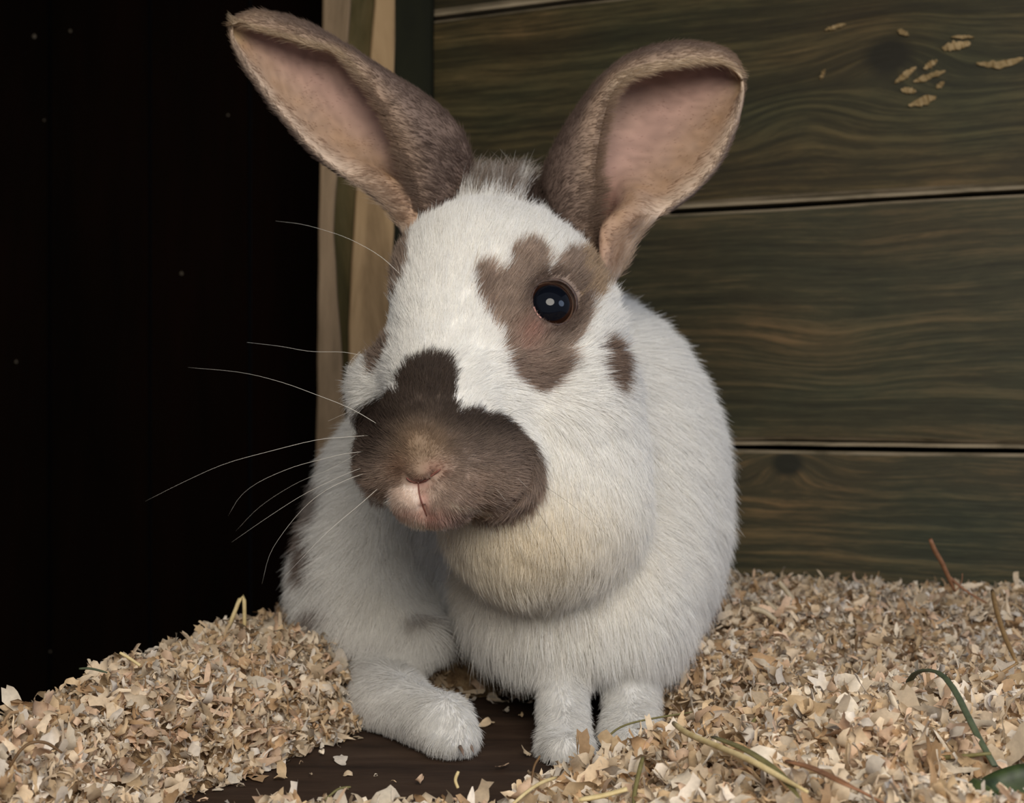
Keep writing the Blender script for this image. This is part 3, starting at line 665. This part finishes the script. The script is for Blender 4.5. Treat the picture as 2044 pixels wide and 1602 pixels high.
for Ep, G, right in ((EL, earL, 0), (ER, earR, 1)):
    t, s, inner = ear_grid_attr(Ep, G); allV.append(Ep[0]); allF.append(Ep[1] + off); off += len(Ep[0])
    allC.append(ear_colour(t, s, inner, Ep[0], rr, right))
rabbit = link('rabbit', mesh('rabbit', np.vstack(allV), np.vstack(allF), [skin_m], True, vcol=np.clip(np.vstack(allC), 0, 1)),
              label='white rabbit with brown patches and dark muzzle sitting on wood shavings', category='rabbit')

# eye
iris = None
m, nt, b = newmat('eyeball'); L_ = nt.links.new
tc = N(nt, 'ShaderNodeTexCoord'); ln = N(nt, 'ShaderNodeVectorMath', operation='DISTANCE')
L_(tc.outputs['Object'], ln.inputs[0]); ln.inputs[1].default_value = tuple(unit(np.array([.14, -1, .20])) * EYE_R)
mr = N(nt, 'ShaderNodeValToRGB'); e = mr.color_ramp.elements; e[0].position = .0; e[0].color = (.003, .004, .007, 1); e[1].position = 1; e[1].color = (*srgb(120, 90, 70), 1)
for p_, c_ in ((.74, (.003, .004, .007)), (.79, srgb(36, 18, 11)), (.90, srgb(44, 24, 14)), (.97, srgb(26, 14, 9))):
    x_ = e.new(p_); x_.color = (*c_, 1)
sc_ = N(nt, 'ShaderNodeMath', operation='MULTIPLY'); sc_.inputs[1].default_value = 1 / EYE_R / 1.05; L_(ln.outputs['Value'], sc_.inputs[0]); L_(sc_.outputs[0], mr.inputs[0]); L_(mr.outputs[0], b.inputs['Base Color'])
b.inputs['Roughness'].default_value = .04; b.inputs['Specular IOR Level'].default_value = .28
def sphere(R, nu=40, nv=24):
    V = [(R * math.sin(math.pi * j / nv) * math.cos(2 * math.pi * i / nu), R * math.sin(math.pi * j / nv) * math.sin(2 * math.pi * i / nu), R * math.cos(math.pi * j / nv)) for j in range(nv + 1) for i in range(nu)]
    return V, [(j * nu + i, (j + 1) * nu + i, (j + 1) * nu + (i + 1) % nu, j * nu + (i + 1) % nu) for j in range(nv) for i in range(nu)]
eye_me = mesh('eye', *sphere(EYE_R), [m], True)
eye = link('eye', eye_me, rabbit); eye.location = EYE
# far eye, on the other side of the skull
EYE2 = P(826, 575, .478)
eye2 = link('eye', eye_me, rabbit); eye2.location = EYE2; eye2.rotation_euler = (0, 0, -1.9)
# eyelids: a fleshy rim round the almond opening
lid_m = mottled('eyelid_skin', [srgb(44, 32, 28), srgb(80, 60, 52)], (1, 1, 1), 700, rough=.5, spec=.4)
pink_m = mottled('inner_eyelid', [srgb(150, 100, 92), srgb(190, 140, 128)], (1, 1, 1), 600, rough=.35, spec=.5)
def on_eye(px, py, R):
    o = np.array([0, 0, CAMZ]); dv = unit(P(px, py, 1.) - o); oc = o - EYE; bq = oc @ dv; cq = oc @ oc - R * R; disc = bq * bq - cq
    return o + dv * (-bq - math.sqrt(max(disc, 0)))
eo = 1022 + EYE[0] / EYE[1] * F, 801 - (EYE[2] - CAMZ) / EYE[1] * F
OPEN = []                          # where the lids meet the eyeball
for th in np.linspace(0, 2 * math.pi, 20, endpoint=False):
    for r_ in range(14, 60):
        x_, y_ = eo[0] + r_ * math.cos(th) * .97, eo[1] - r_ * math.sin(th)
        q_ = on_eye(x_, y_, EYE_R); h_ = hit(x_, y_)
        if h_ and h_ < q_[1]: break
    OPEN.append((x_, y_, r_))
rr_ = np.array([o[2] for o in OPEN], float); rr_ = (np.roll(rr_, 1) + rr_ * 2 + np.roll(rr_, -1)) / 4
OPEN = [(eo[0] + q * math.cos(th) * .97, eo[1] - q * math.sin(th)) for q, th in zip(rr_, np.linspace(0, 2 * math.pi, 20, endpoint=False))]
def ring(pts, R, r, name, mat, closed=True, sides=8, rscale=None):
    pp = np.array([on_eye(x, y, R) for x, y in pts])
    if closed: pp = catmull(np.vstack([pp, pp[:1]]), 49)[:-1]
    else: pp = catmull(pp, 20)
    nrm = unit(pp - EYE); T = unit(np.roll(pp, -1, 0) - np.roll(pp, 1, 0)) if closed else unit(np.gradient(pp, axis=0)); Bn = unit(np.cross(T, nrm)); V, Fc = [], []; n = len(pp)
    for i in range(n):
        q = r * (rscale[0] + (rscale[1] - rscale[0]) * i / n if rscale else 1)
        for k in range(sides):
            th = 2 * math.pi * k / sides; V.append(pp[i] + q * (Bn[i] * math.cos(th) * 1.4 + nrm[i] * math.sin(th)))
    for i in range(n if closed else n - 1):
        for k in range(sides): Fc.append((i * sides + k, ((i + 1) % n) * sides + k, ((i + 1) % n) * sides + (k + 1) % sides, i * sides + (k + 1) % sides))
    return link(name, mesh(name, V, Fc, [mat], True), rabbit)
ring(OPEN, EYE_R * 1.0, .00052, 'eyelid', lid_m)
ring([(eo[0] + (OPEN[k][0] - eo[0]) * .93, eo[1] + (OPEN[k][1] - eo[1]) * .93) for k in (10, 11, 12, 13)], EYE_R * 1.0, .00035, 'inner_eyelid', pink_m, closed=False)

# ------------------------------------------------------------------ fur
def grow(name, root, nrm, flow, length, colour, rad, rs, lift, clump, points=5, label=None, jitter=.14):
    n = len(root); s = np.linspace(0, 1, points)[None, :, None]
    flow = unit(flow - (flow * nrm).sum(1, keepdims=True) * nrm)
    cl = vn3(root, 330, 11) * .6 + vn3(root, 120, 14) * .5
    f = unit(flow + cl * clump + rs.normal(0, jitter, (n, 3)))
    nn = unit(nrm + rs.normal(0, jitter * .7, (n, 3)))
    lf = (lift * rs.uniform(.75, 1.25, n))[:, None, None]; L = (length * rs.uniform(.72, 1.12, n))[:, None, None]
    pts = root[:, None, :] - nrm[:, None, :] * .0004 + L * (nn[:, None, :] * lf * (s * 1.35 - .5 * s * s) + f[:, None, :] * (1 - lf * .55) * (.45 * s + .55 * s * s))
    pts[:, :, 2] = np.maximum(pts[:, :, 2], .0007 + 0 * pts[:, :, 2])
    cu = bpy.data.hair_curves.new(name); cu.add_curves([points] * n)
    cu.attributes['position'].data.foreach_set('vector', pts.astype(np.float32).ravel())
    r = cu.attributes.get('radius') or cu.attributes.new('radius', 'FLOAT', 'POINT')
    prof = np.array([1, 1, .85, .6, .12] if points == 5 else np.linspace(1, .12, points))
    r.data.foreach_set('value', (rad[:, None] * prof[None]).astype(np.float32).ravel())
    a = cu.attributes.new('coat', 'FLOAT_COLOR', 'CURVE')
    a.data.foreach_set('color', np.concatenate([np.clip(colour, 0, 1), np.ones((n, 1))], 1).astype(np.float32).ravel())
    cu.materials.append(hair_m)
    return link(name, cu, rabbit, kind='stuff')
def sample_quads(V, Nn, Fq, area, wt, n, rs):
    p = area * wt; f = rs.choice(len(Fq), n, p=p / p.sum()); u, v = rs.random(n), rs.random(n); q = Fq[f]
    w_ = [(1 - u) * (1 - v), u * (1 - v), u * v, (1 - u) * v]
    return sum(V[q[:, k]] * w_[k][:, None] for k in range(4)), unit(sum(Nn[q[:, k]] * w_[k][:, None] for k in range(4))), f
FUR = 1
if FUR:
    rs = np.random.default_rng(77)
    cen = BV[BF].mean(1); hd = sample(headf, cen) < .0015
    cpx = 1022 + cen[:, 0] / cen[:, 1] * F; cpy = 801 - (cen[:, 2] - CAMZ) / cen[:, 1] * F
    keep = cen[:, 2] > .0025
    eyeopen = inside(cpx, cpy, [(eo[0] + (x - eo[0]) * 1.07, eo[1] + (y - eo[1]) * 1.07) for x, y in OPEN]) & (cen[:, 1] < .47)
    far = 1 - .6 * sstep(.58, .66, cen[:, 1])
    NOSE = P(842, 935, .386)
    # head
    wt = (hd & keep & ~eyeopen).astype(float)
    for cl_ in ([(811, 953), (820, 960), (834, 964)], [(836, 964), (850, 958), (864, 947), (880, 936)], [(835, 964), (837, 985), (843, 1006), (852, 1030)]):
        for a_, b_ in zip(cl_[:-1], cl_[1:]): wt[(seg_d(cpx, cpy, a_, b_) < 5) & (cen[:, 1] < .43)] = 0
    near = np.linalg.norm(cen - NOSE, axis=1); wt *= 1 + 1.6 * (1 - sstep(.02, .05, near)) + .6 * (cen[:, 1] < .46)
    wt *= 1 + 2.0 * (near < .011)
    nh = int(200000 * FUR); root, nr, _ = sample_quads(BV, BN, BF, BA, wt, nh, rs)
    px = 1022 + root[:, 0] / root[:, 1] * F; py = 801 - (root[:, 2] - CAMZ) / root[:, 1] * F
    dn = np.linalg.norm(root - NOSE, axis=1)
    flow = unit(root - NOSE) + np.array([.15, .15, .25]) * sstep(.03, .07, dn)[:, None] * (py < 620)[:, None] + np.array([.2, .2, -.45]) * ((py > 700) & (dn > .03))[:, None]
    ln_ = np.interp(dn, [0, .008, .016, .03, .06, .1], [.0014, .0024, .0036, .0050, .0064, .0078])
    ln_ = np.where((px > 1120) & (py > 560), ln_ * 1.25, ln_); ln_ = np.where(px < 770, ln_ * 1.1, ln_)
    # short hair round the eye and on the pink lip
    de_ = np.hypot((px - 1098) / 1.0, (py - 612) / 1.15); ln_ *= np.where(root[:, 1] < .47, .38 + .62 * sstep(38, 66, de_), 1)
    lip = np.exp(-(((px - 842) / 30) ** 2 + ((py - 990) / 40) ** 2)); ln_ *= 1 - .45 * lip
    lift = np.interp(dn, [0, .02, .05, .1], [.30, .34, .30, .34])
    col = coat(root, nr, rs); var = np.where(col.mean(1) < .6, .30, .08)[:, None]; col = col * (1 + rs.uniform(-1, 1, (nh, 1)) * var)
    hw = sstep(.022, -.004, sample(headf, root)); bodyflow = unit(unit(root - P(1020, 720, .48)) * .7 + np.array([0, .25, -.8]))
    low = sstep(720, 960, py) * (dn > .035); flow = unit(flow) * (1 - low)[:, None] + bodyflow * low[:, None]; ln_ = ln_ * (1 - low * .5) + .0045 * low
    crownw = sstep(412, 385, py) * (root[:, 1] > .465); ln_ = ln_ * (1 + .9 * crownw); lift = lift + (.25 + .2 * vnoise(root, 150, 90)) * crownw; flow = flow + (np.array([0, 0, .8]) + vn3(root, 170, 95) * .9) * crownw[:, None]; ln_ *= 1 + .4 * crownw * vnoise(root, 200, 99)
    grow('head_fur', root, nr, flow, ln_, col, np.interp(dn, [0, .02, .06], [.000036, .000050, .00006]) * rs.uniform(.8, 1.2, nh), rs, lift, .35)
    # body
    wt = (~hd & keep).astype(float) * far * (1 + .8 * (cen[:, 1] < .52))
    nb = int(330000 * FUR); root, nr, _ = sample_quads(BV, BN, BF, BA, wt, nb, rs)
    px = 1022 + root[:, 0] / root[:, 1] * F; py = 801 - (root[:, 2] - CAMZ) / root[:, 1] * F
    neck = P(1020, 720, .48); flow = unit(root - neck) * .7 + np.array([0, .25, -.8]); 
    ln_ = .0120 - .0035 * sstep(.50, .47, root[:, 1]) * sstep(1260, 1180, py)
    near = sstep(.016, 0, sample(headf, root)); ln_ *= 1 - .28 * near
    hflow = unit(root - NOSE) + np.array([.2, .2, -.45]); up_ = (near * sstep(960, 720, py))[:, None]; flow = unit(flow) * (1 - up_) + unit(hflow) * up_
    leg = sstep(.030, .016, root[:, 2]); ln_ *= 1 - .62 * leg
    fringe = sstep(.045, .03, root[:, 2]) * sstep(.018, .028, root[:, 2]) * (px > 880) * (px < 1380) * (root[:, 1] < .5); ln_ *= 1 + .45 * fringe
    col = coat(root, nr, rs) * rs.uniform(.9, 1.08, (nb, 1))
    grow('body_fur', root, nr, flow, ln_, col, .000064 * rs.uniform(.8, 1.25, nb), rs, np.where(leg > .5, .26, .34), .34)
    # ears
    for Ep, G, right in ((EL, earL, 0), (ER, earR, 1)):
        V, Fc, nn, k, inf = Ep; Nn, A = vnormals(V, Fc)
        cenE = V[Fc].mean(1); chk = Nn[Fc].mean(1)
        # make normals point outwards from the shell's middle
        Gm = G.reshape(-1, 3); Nn = unit(V - np.vstack([Gm, Gm]))
        t, s, inner = ear_grid_attr(Ep, G); fi = inner[Fc].mean(1) > .6; fs = s[Fc].mean(1); ft = t[Fc].mean(1)
        edge = np.clip((np.abs(fs - .5) - .46) / .04, 0, 1); wt = np.where(fi, .8, 1.3) * (1 + 2.0 * edge) * (ft < .97)
        ne = int(38000 * FUR); root, nr, f = sample_quads(V, Nn, Fc, A, wt, ne, rs)
        q = Fc[f]; tt = t[q].mean(1) + rs.uniform(-.01, .01, ne); ss = s[q].mean(1) + rs.uniform(-.015, .015, ne); inn = inner[q].mean(1) > .6
        tip = G[0].mean(0); along = unit(tip[None] - root)
        out = np.where((ss < .5)[:, None], unit(G[:, 0].mean(0) - G[:, 12].mean(0))[None], unit(G[:, -1].mean(0) - G[:, -6].mean(0))[None])
        rimw = (sstep(.84, .97, ss) * (tt > .08))[:, None]
        flow = (along * .8 + out * np.where(inn, .8, .15)[:, None]) * (1 - rimw) + (along * .45 - out * .2 + np.array([1. if not right else 1., 0, -.1]) * (1 if right else -1)) * rimw
        ln_ = np.where(inn, .0020 + .0022 * (np.abs(ss - .42) > .3), .0034) * (1 + .5 * sstep(.9, 1, ss)) * np.where(tt > .75, 1.5, 1)
        col = ear_colour(tt, ss, inn, root, rs, right)
        sel = rs.random(ne) < np.where(inn, .35 + .65 * np.clip(np.abs(ss - .42) / .35, 0, 1), 1); 
        grow('ear_fur', root[sel], nr[sel], flow[sel], ln_[sel], col[sel], .00005 * rs.uniform(.8, 1.2, sel.sum()), rs, np.where(inn[sel], .22, .28), .3)
# ------------------------------------------------------------------ whiskers
wh_m = plain('whisker_pale', srgb(225, 220, 210), .35, .5); wh_d = plain('whisker_dark', srgb(70, 60, 54), .4, .4)
def whisker(pts, d0, d1, w0=.00010, mat=wh_m):
    n = len(pts); pp = catmull([P(x, y, d0 + (d1 - d0) * i / (n - 1)) for i, (x, y) in enumerate(pts)], 18)
    h_ = hit(*pts[0])
    if h_ and abs(h_ - d0) < .06:
        pp = catmull([P(x, y, (h_ + .001) + (d1 - h_) * i / (n - 1)) for i, (x, y) in enumerate(pts)], 18)
    V, Fc = tube(pp, np.linspace(w0 * .75, .000016, 18), 5)
    link('whisker', mesh('whisker', V, Fc, [mat], True), rabbit)
for pts, d0, d1, w_, dk in [
    ([(812, 560), (760, 512), (700, 478), (650, 460), (600, 447), (550, 441)], .46, .44, .00009, 0),
    ([(742, 715), (690, 703), (620, 701), (560, 691), (493, 683)], .43, .42, .00008, 0),
    ([(760, 850), (700, 815), (630, 787), (560, 762), (480, 743), (375, 733)], .41, .42, .0001, 0),
    ([(745, 868), (690, 872), (630, 878), (540, 900), (450, 925), (370, 960), (290, 1000)], .405, .42, .00011, 0),
    ([(738, 900), (690, 905), (640, 917), (585, 932), (520, 960), (480, 990), (455, 1030)], .405, .42, .00011, 0),
    ([(745, 925), (700, 942), (655, 962), (600, 990), (530, 1035), (462, 1082)], .405, .415, .00011, 0),
    ([(742, 940), (690, 958), (640, 985), (600, 1020), (560, 1070), (537, 1110), (523, 1165)], .405, .41, .0001, 0),
    ([(765, 965), (720, 1005), (650, 1065), (566, 1152)], .405, .40, .00012, 0),
    ([(740, 890), (660, 935), (590, 965), (520, 1010), (470, 1060)], .405, .43, .00006, 0),
    ([(730, 860), (700, 845), (672, 842)], .41, .42, .00006, 0),
    ([(728, 830), (700, 822), (655, 840)], .41, .42, .00006, 0),
    ([(1086, 496), (1102, 478), (1124, 454)], .435, .425, .00008, 1),
    ([(1004, 838), (1028, 820), (1062, 815)], .41, .40, .00007, 1),
    ([(1035, 965), (1080, 1030), (1120, 1100), (1158, 1180)], .405, .395, .00008, 1),
    ([(1055, 950), (1110, 985), (1170, 1030), (1225, 1080)], .405, .395, .00006, 1),
    ([(1010, 990), (1060, 1060), (1100, 1140), (1120, 1190)], .405, .395, .00006, 1),
    ([(1000, 935), (1030, 952), (1052, 972)], .405, .398, .00009, 0),
    ([(960, 945), (990, 975), (1010, 1000)], .40, .395, .00008, 0),
    ([(1080, 572), (1094, 558), (1122, 562)], .438, .430, .00006, 0),
    ([(1095, 570), (1108, 556), (1128, 566)], .438, .430, .00006, 0),
    ([(720, 700), (700, 720), (692, 745)], .43, .42, .00005, 0)]:
    whisker(pts, d0, d1, w_, wh_d if dk else wh_m)
# slits of the nose and the cleft of the lip, laid on the surface
slit_m = plain('slit_skin', srgb(112, 70, 60), .5, .3)
for nm, pts, r0 in [('nostril', [(811, 953), (820, 960), (834, 964)], 2.6), ('nostril', [(836, 964), (850, 958), (864, 947), (880, 936)], 3.0), ('lip_cleft', [(835, 964), (837, 985), (843, 1006), (852, 1030)], 2.2)]:
    cc = catmull(np.array(pts, float), 12); pp = []
    for x, y in cc: h_ = hit(x, y); pp.append(P(x, y, (h_ if h_ else .39) - .0006))
    V, Fc = tube(pp, np.array([.6, .9, 1, 1, 1, 1, 1, 1, 1, .9, .7, .4]) * r0 * .8 * .39 / F, 8)
    link(nm, mesh(nm, V, Fc, [slit_m], True), rabbit)
# claws just showing at the hind paw's toes
claw_m = plain('claw', srgb(120, 100, 86), .4, .5)
for (a, b) in [((918, 1490, .4255), (926, 1508, .4215)), ((936, 1482, .432), (946, 1502, .427))]:
    V, Fc = tube([P(*a), P(*[(a[k] + b[k]) / 2 for k in range(3)]) + [0, 0, .0004], P(*b)], [.0007, .0006, .0001], 6)
    link('claw', mesh('claw', V, Fc, [claw_m], True), rabbit)

# ------------------------------------------------------------------ hay and straw on the bedding
def bedhit(px, py, lift=.004):
    ds = np.arange(.29, .80, .001); pts = np.array([P(px, py, d) for d in ds]); k = np.argmax(pts[:, 2] <= bed(pts[:, 0], pts[:, 1]) + lift)
    return float(ds[k]) if pts[k, 2] <= bed(pts[k:k + 1, 0], pts[k:k + 1, 1])[0] + lift else None
def stalk_mat(a, b): return mottled('stalk', [srgb(*a), srgb(*b)], (1, 1, 1), 260, detail=4, rough=.55, spec=.3, bump=.1)
STRAW = stalk_mat((190, 168, 116), (222, 204, 158)); OLIVE = stalk_mat((92, 88, 52), (128, 120, 78)); GREEN = stalk_mat((62, 70, 52), (86, 94, 70))
RUST = stalk_mat((122, 84, 60), (152, 110, 80)); TAN = stalk_mat((142, 112, 74), (170, 138, 96)); BRN = stalk_mat((84, 62, 40), (120, 92, 60)); GREY = stalk_mat((168, 150, 122), (196, 180, 152))
def stalk(name, label, cat, pts, r, mat, flat=1., d=None, taper=.6, group=None, lift=.0085):
    """pts in photo pixels; None in d means resting on the bed, else (d_first, d_last)"""
    n = len(pts)
    if d is None:
        dd_ = [bedhit(x, min(y, 1640), lift) for x, y in pts]; dd_ = [q if q else .36 for q in dd_]
        dd_ = list(np.interp(range(n), [0, n - 1], [dd_[0], dd_[-1]])) if n > 1 else dd_
        dd_ = [min(q, (bedhit(x, min(y, 1640), lift) or q)) for q, (x, y) in zip(dd_, pts)]
    else: dd_ = np.linspace(d[0], d[1], n)
    pp = catmull([P(x, y, q) for (x, y), q in zip(pts, dd_)], 16); rw = r * np.mean(dd_) / F
    V, Fc = tube(pp, rw * np.interp(np.linspace(0, 1, 16), [0, .15, .8, 1], [.75, 1, .9, taper]), 8, flat)
    base = pp[-1].copy(); o = link(name, mesh(name, np.array(V) - base, Fc, [mat], True), None, label=label, category=cat)
    o.location = base
    if group: o['group'] = group
    return o
HAY = 'loose hay and straw on the shavings'
stalk('straw', 'long pale yellow straw lying aslant across the front heap of shavings', 'straw', [(1345, 1443), (1372, 1463), (1430, 1488), (1500, 1518), (1560, 1552), (1612, 1580)], 7, STRAW, group=HAY, taper=.4, lift=.012)
stalk('hay', 'broad olive blade of hay half buried right behind the long yellow straw', 'hay', [(1424, 1470), (1480, 1492), (1530, 1522), (1568, 1556), (1595, 1592)], 11, OLIVE, .3, group=HAY, taper=.2, lift=.011)
stalk('hay', 'rusty brown flat strip of hay in the front shavings', 'hay', [(1570, 1518), (1620, 1532), (1680, 1560), (1740, 1590), (1800, 1622)], 12, RUST, .3, group=HAY, lift=.011)
stalk('hay', 'green arched hay blade hooked over beside the green leaf', 'hay', [(1818, 1396), (1813, 1368), (1826, 1344), (1852, 1337), (1880, 1346), (1906, 1378), (1930, 1425), (1958, 1480), (1986, 1528)], 8, GREEN, .45, d=(.385, .322), group=HAY, taper=.8)
stalk('hay_stalk', 'thin tan hay stem sagging below the arch of the green blade', 'hay', [(1755, 1383), (1800, 1398), (1860, 1402), (1915, 1384), (1985, 1350), (2032, 1322)], 4, TAN, d=(.375, .40), group=HAY)
stalk('hay_stalk', 'brown hay stem bent like a hockey stick leading to the green leaf', 'hay', [(1706, 1428), (1750, 1460), (1790, 1488), (1822, 1507), (1880, 1512), (1978, 1503)], 5, OLIVE, d=(.355, .325), group=HAY)
t = stalk('hay_stalk', 'brown seed stalk rising above the back shavings against the planks', 'hay', [(1857, 1076), (1866, 1098), (1880, 1122), (1892, 1148), (1906, 1180)], 5, RUST, d=(.575, .585), group=HAY, taper=.5)
for nm, pts, r in [('side_stem', [(1892, 1148), (1912, 1166), (1936, 1184), (1970, 1203)], 3.5), ('side_stem', [(1906, 1180), (1915, 1170), (1920, 1158), (1921, 1144)], 1.6)]:
    pp = catmull([P(x, y, .583) for x, y in pts], 10); V, Fc = tube(pp, np.linspace(r, r * .5, 10) * .583 / F, 6)
    link(nm, mesh(nm, np.array(V) - np.array(t.location), Fc, [RUST], True), t)
stalk('hay_stalk', 'stiff brown hay stem slanting down the back heap right of the seed stalk', 'hay', [(1981, 1179), (1990, 1220), (2006, 1270), (2030, 1324)], 5.5, TAN, d=(.53, .455), group=HAY, taper=.5)
stalk('straw', 'topmost of three short grey straws poking up beside the rabbit near the planks', 'straw', [(1554, 1160), (1572, 1182), (1592, 1210)], 5.5, GREY, d=(.60, .60), group=HAY, taper=.9)
stalk('straw', 'middle of three short grey straws poking up beside the rabbit near the planks', 'straw', [(1528, 1199), (1545, 1214), (1568, 1238)], 5, GREY, d=(.575, .575), group=HAY, taper=.9)
stalk('straw', 'lowest curved one of three short grey straws beside the rabbit near the planks', 'straw', [(1498, 1213), (1528, 1222), (1556, 1246)], 6, GREY, d=(.56, .56), group=HAY, taper=.9)
stalk('hay_stalk', 'thin dark hay stem curving in front of the right foreleg', 'hay', [(1206, 1484), (1222, 1462), (1250, 1446), (1300, 1434), (1386, 1420)], 2.2, OLIVE, d=(.385, .40), group=HAY)
stalk('straw', 'short thick cut straw at the bottom edge of the front heap', 'straw', [(1156, 1596), (1205, 1587), (1252, 1574)], 9, STRAW, .6, d=(.335, .335), group=HAY, taper=.95)
stalk('hay_stalk', 'upright olive hay stem just above the short thick cut straw', 'hay', [(1283, 1512), (1276, 1540), (1268, 1575), (1264, 1612)], 5, OLIVE, d=(.345, .333), group=HAY)
stalk('straw', 'bent pale straw standing like a tent on the dark edge left of the rabbit', 'straw', [(456, 1252), (468, 1222), (480, 1193), (487, 1196), (488, 1250)], 4.5, STRAW, d=(.50, .50), group=HAY, taper=.9)
stalk('hay', 'faint green hay tip jutting over the dark ledge of the far heap', 'hay', [(158, 1334), (182, 1334), (214, 1342)], 2.5, GREEN, d=(.395, .395), group=HAY)
stalk('straw', 'small pale straw tip leaning out over the dark edge halfway along the heap', 'straw', [(239, 1302), (258, 1313), (280, 1328)], 3.5, STRAW, d=(.405, .405), group=HAY, taper=1)
stalk('hay_stalk', 'dark olive hay stem looping over the near corner of the heap beside the dark', 'hay', [(18, 1532), (40, 1498), (62, 1482), (92, 1482), (124, 1502)], 3.5, BRN, d=(.330, .335), group=HAY)
stalk('straw', 'fine pale straw curling down in front of the left foreleg', 'straw', [(1110, 1551), (1080, 1562), (1052, 1580), (1022, 1606)], 4, STRAW, d=(.352, .335), group=HAY, taper=.8)
stalk('hay_stalk', 'tiny brown hay stem upright at the foot of the left foreleg', 'hay', [(1078, 1508), (1066, 1530), (1061, 1562)], 2.5, BRN, d=(.36, .355), group=HAY)
stalk('hay_stalk', 'thin olive hay stem curving out of the small front tuft of shavings', 'hay', [(700, 1570), (676, 1574), (655, 1590), (636, 1606)], 2.5, OLIVE, d=(.337, .333), group=HAY)
stalk('straw', 'stubby pale straw sticking straight up before the hind paw', 'straw', [(915, 1539), (909, 1556), (914, 1572)], 3.5, STRAW, d=(.338, .338), group=HAY, taper=.9)
stalk('hay_stalk', 'crooked brown hay twig above the green leaf', 'hay', [(1992, 1418), (1990, 1445), (1980, 1472), (2010, 1480), (2040, 1500)], 3.5, BRN, d=(.375, .36), group=HAY)
stalk('hay', 'small olive hay blade leaning on the crest of the front heap', 'hay', [(1488, 1466), (1497, 1448), (1512, 1428)], 4.5, OLIVE, .5, d=(.362, .368), group=HAY, taper=.4)
stalk('straw', 'short tan straw crossing over the long yellow straw', 'straw', [(1536, 1540), (1552, 1522), (1571, 1504)], 3.5, GREY, d=(.338, .345), group=HAY, taper=.9)
stalk('hay_stalk', 'dark upright hay stem between the rusty strip and the bottom edge', 'hay', [(1735, 1520), (1745, 1548), (1760, 1582)], 2.5, BRN, d=(.348, .34), group=HAY)
# curled green leaf in the corner
def leaf():
    c = P(2062, 1606, .312); R = .0138; nth, npf = 48, 16; V, Fc = [], []
    prof = [(.86, -.55), (.97, -.25), (1.0, .05), (.98, .25), (.92, .38), (.82, .44), (.72, .40), (.63, .26), (.56, .04), (.48, -.16), (.36, -.28), (.22, -.33), (.08, -.35)]
    prof = catmull(prof, npf); rl = np.random.default_rng(8)
    for i in range(nth):
        th = 2 * math.pi * i / nth; wob = 1 + .05 * math.sin(3 * th + 1) + .03 * math.sin(7 * th); hz = .12 * math.sin(2 * th + .6) + .05 * math.sin(5 * th)
        for j, (r, z) in enumerate(prof):
            V.append(c + R * np.array([r * wob * math.cos(th), r * wob * math.sin(th) * .9, z + hz * r]))
    for i in range(nth):
        for j in range(npf - 1): Fc.append((i * npf + j, ((i + 1) % nth) * npf + j, ((i + 1) % nth) * npf + j + 1, i * npf + j + 1))
    Fc.append(tuple(i * npf + npf - 1 for i in range(nth)))
    Fc.append(tuple(i * npf for i in range(nth))[::-1])
    m = mottled('leaf_green', [srgb(34, 44, 26), srgb(58, 72, 40), srgb(84, 96, 56)], (1, 1, 1), 90, detail=3, rough=.5, spec=.35, bump=.2)
    V = np.array(V); base = np.array([c[0], c[1], V[:, 2].min()])
    o = link('green_leaf', mesh('green_leaf', V - base, Fc, [m], True), None, label='curled dark green leaf cupped on the shavings in the near corner', category='leaf'); o.location = base
    o.rotation_euler = (.12, -.10, 0)
    # pale midrib running over the outer side and lip
    pp = [np.array([R * r * math.cos(-2.0), R * r * math.sin(-2.0) * .9, R * (z + .03)]) + c - base for r, z in prof[:9]]
    Vr, Fr = tube(pp, np.linspace(.0005, .0002, 9), 6); link('leaf_midrib', mesh('leaf_midrib', Vr, Fr, [stalk_mat((70, 84, 48), (92, 104, 62))], True), o)
leaf()
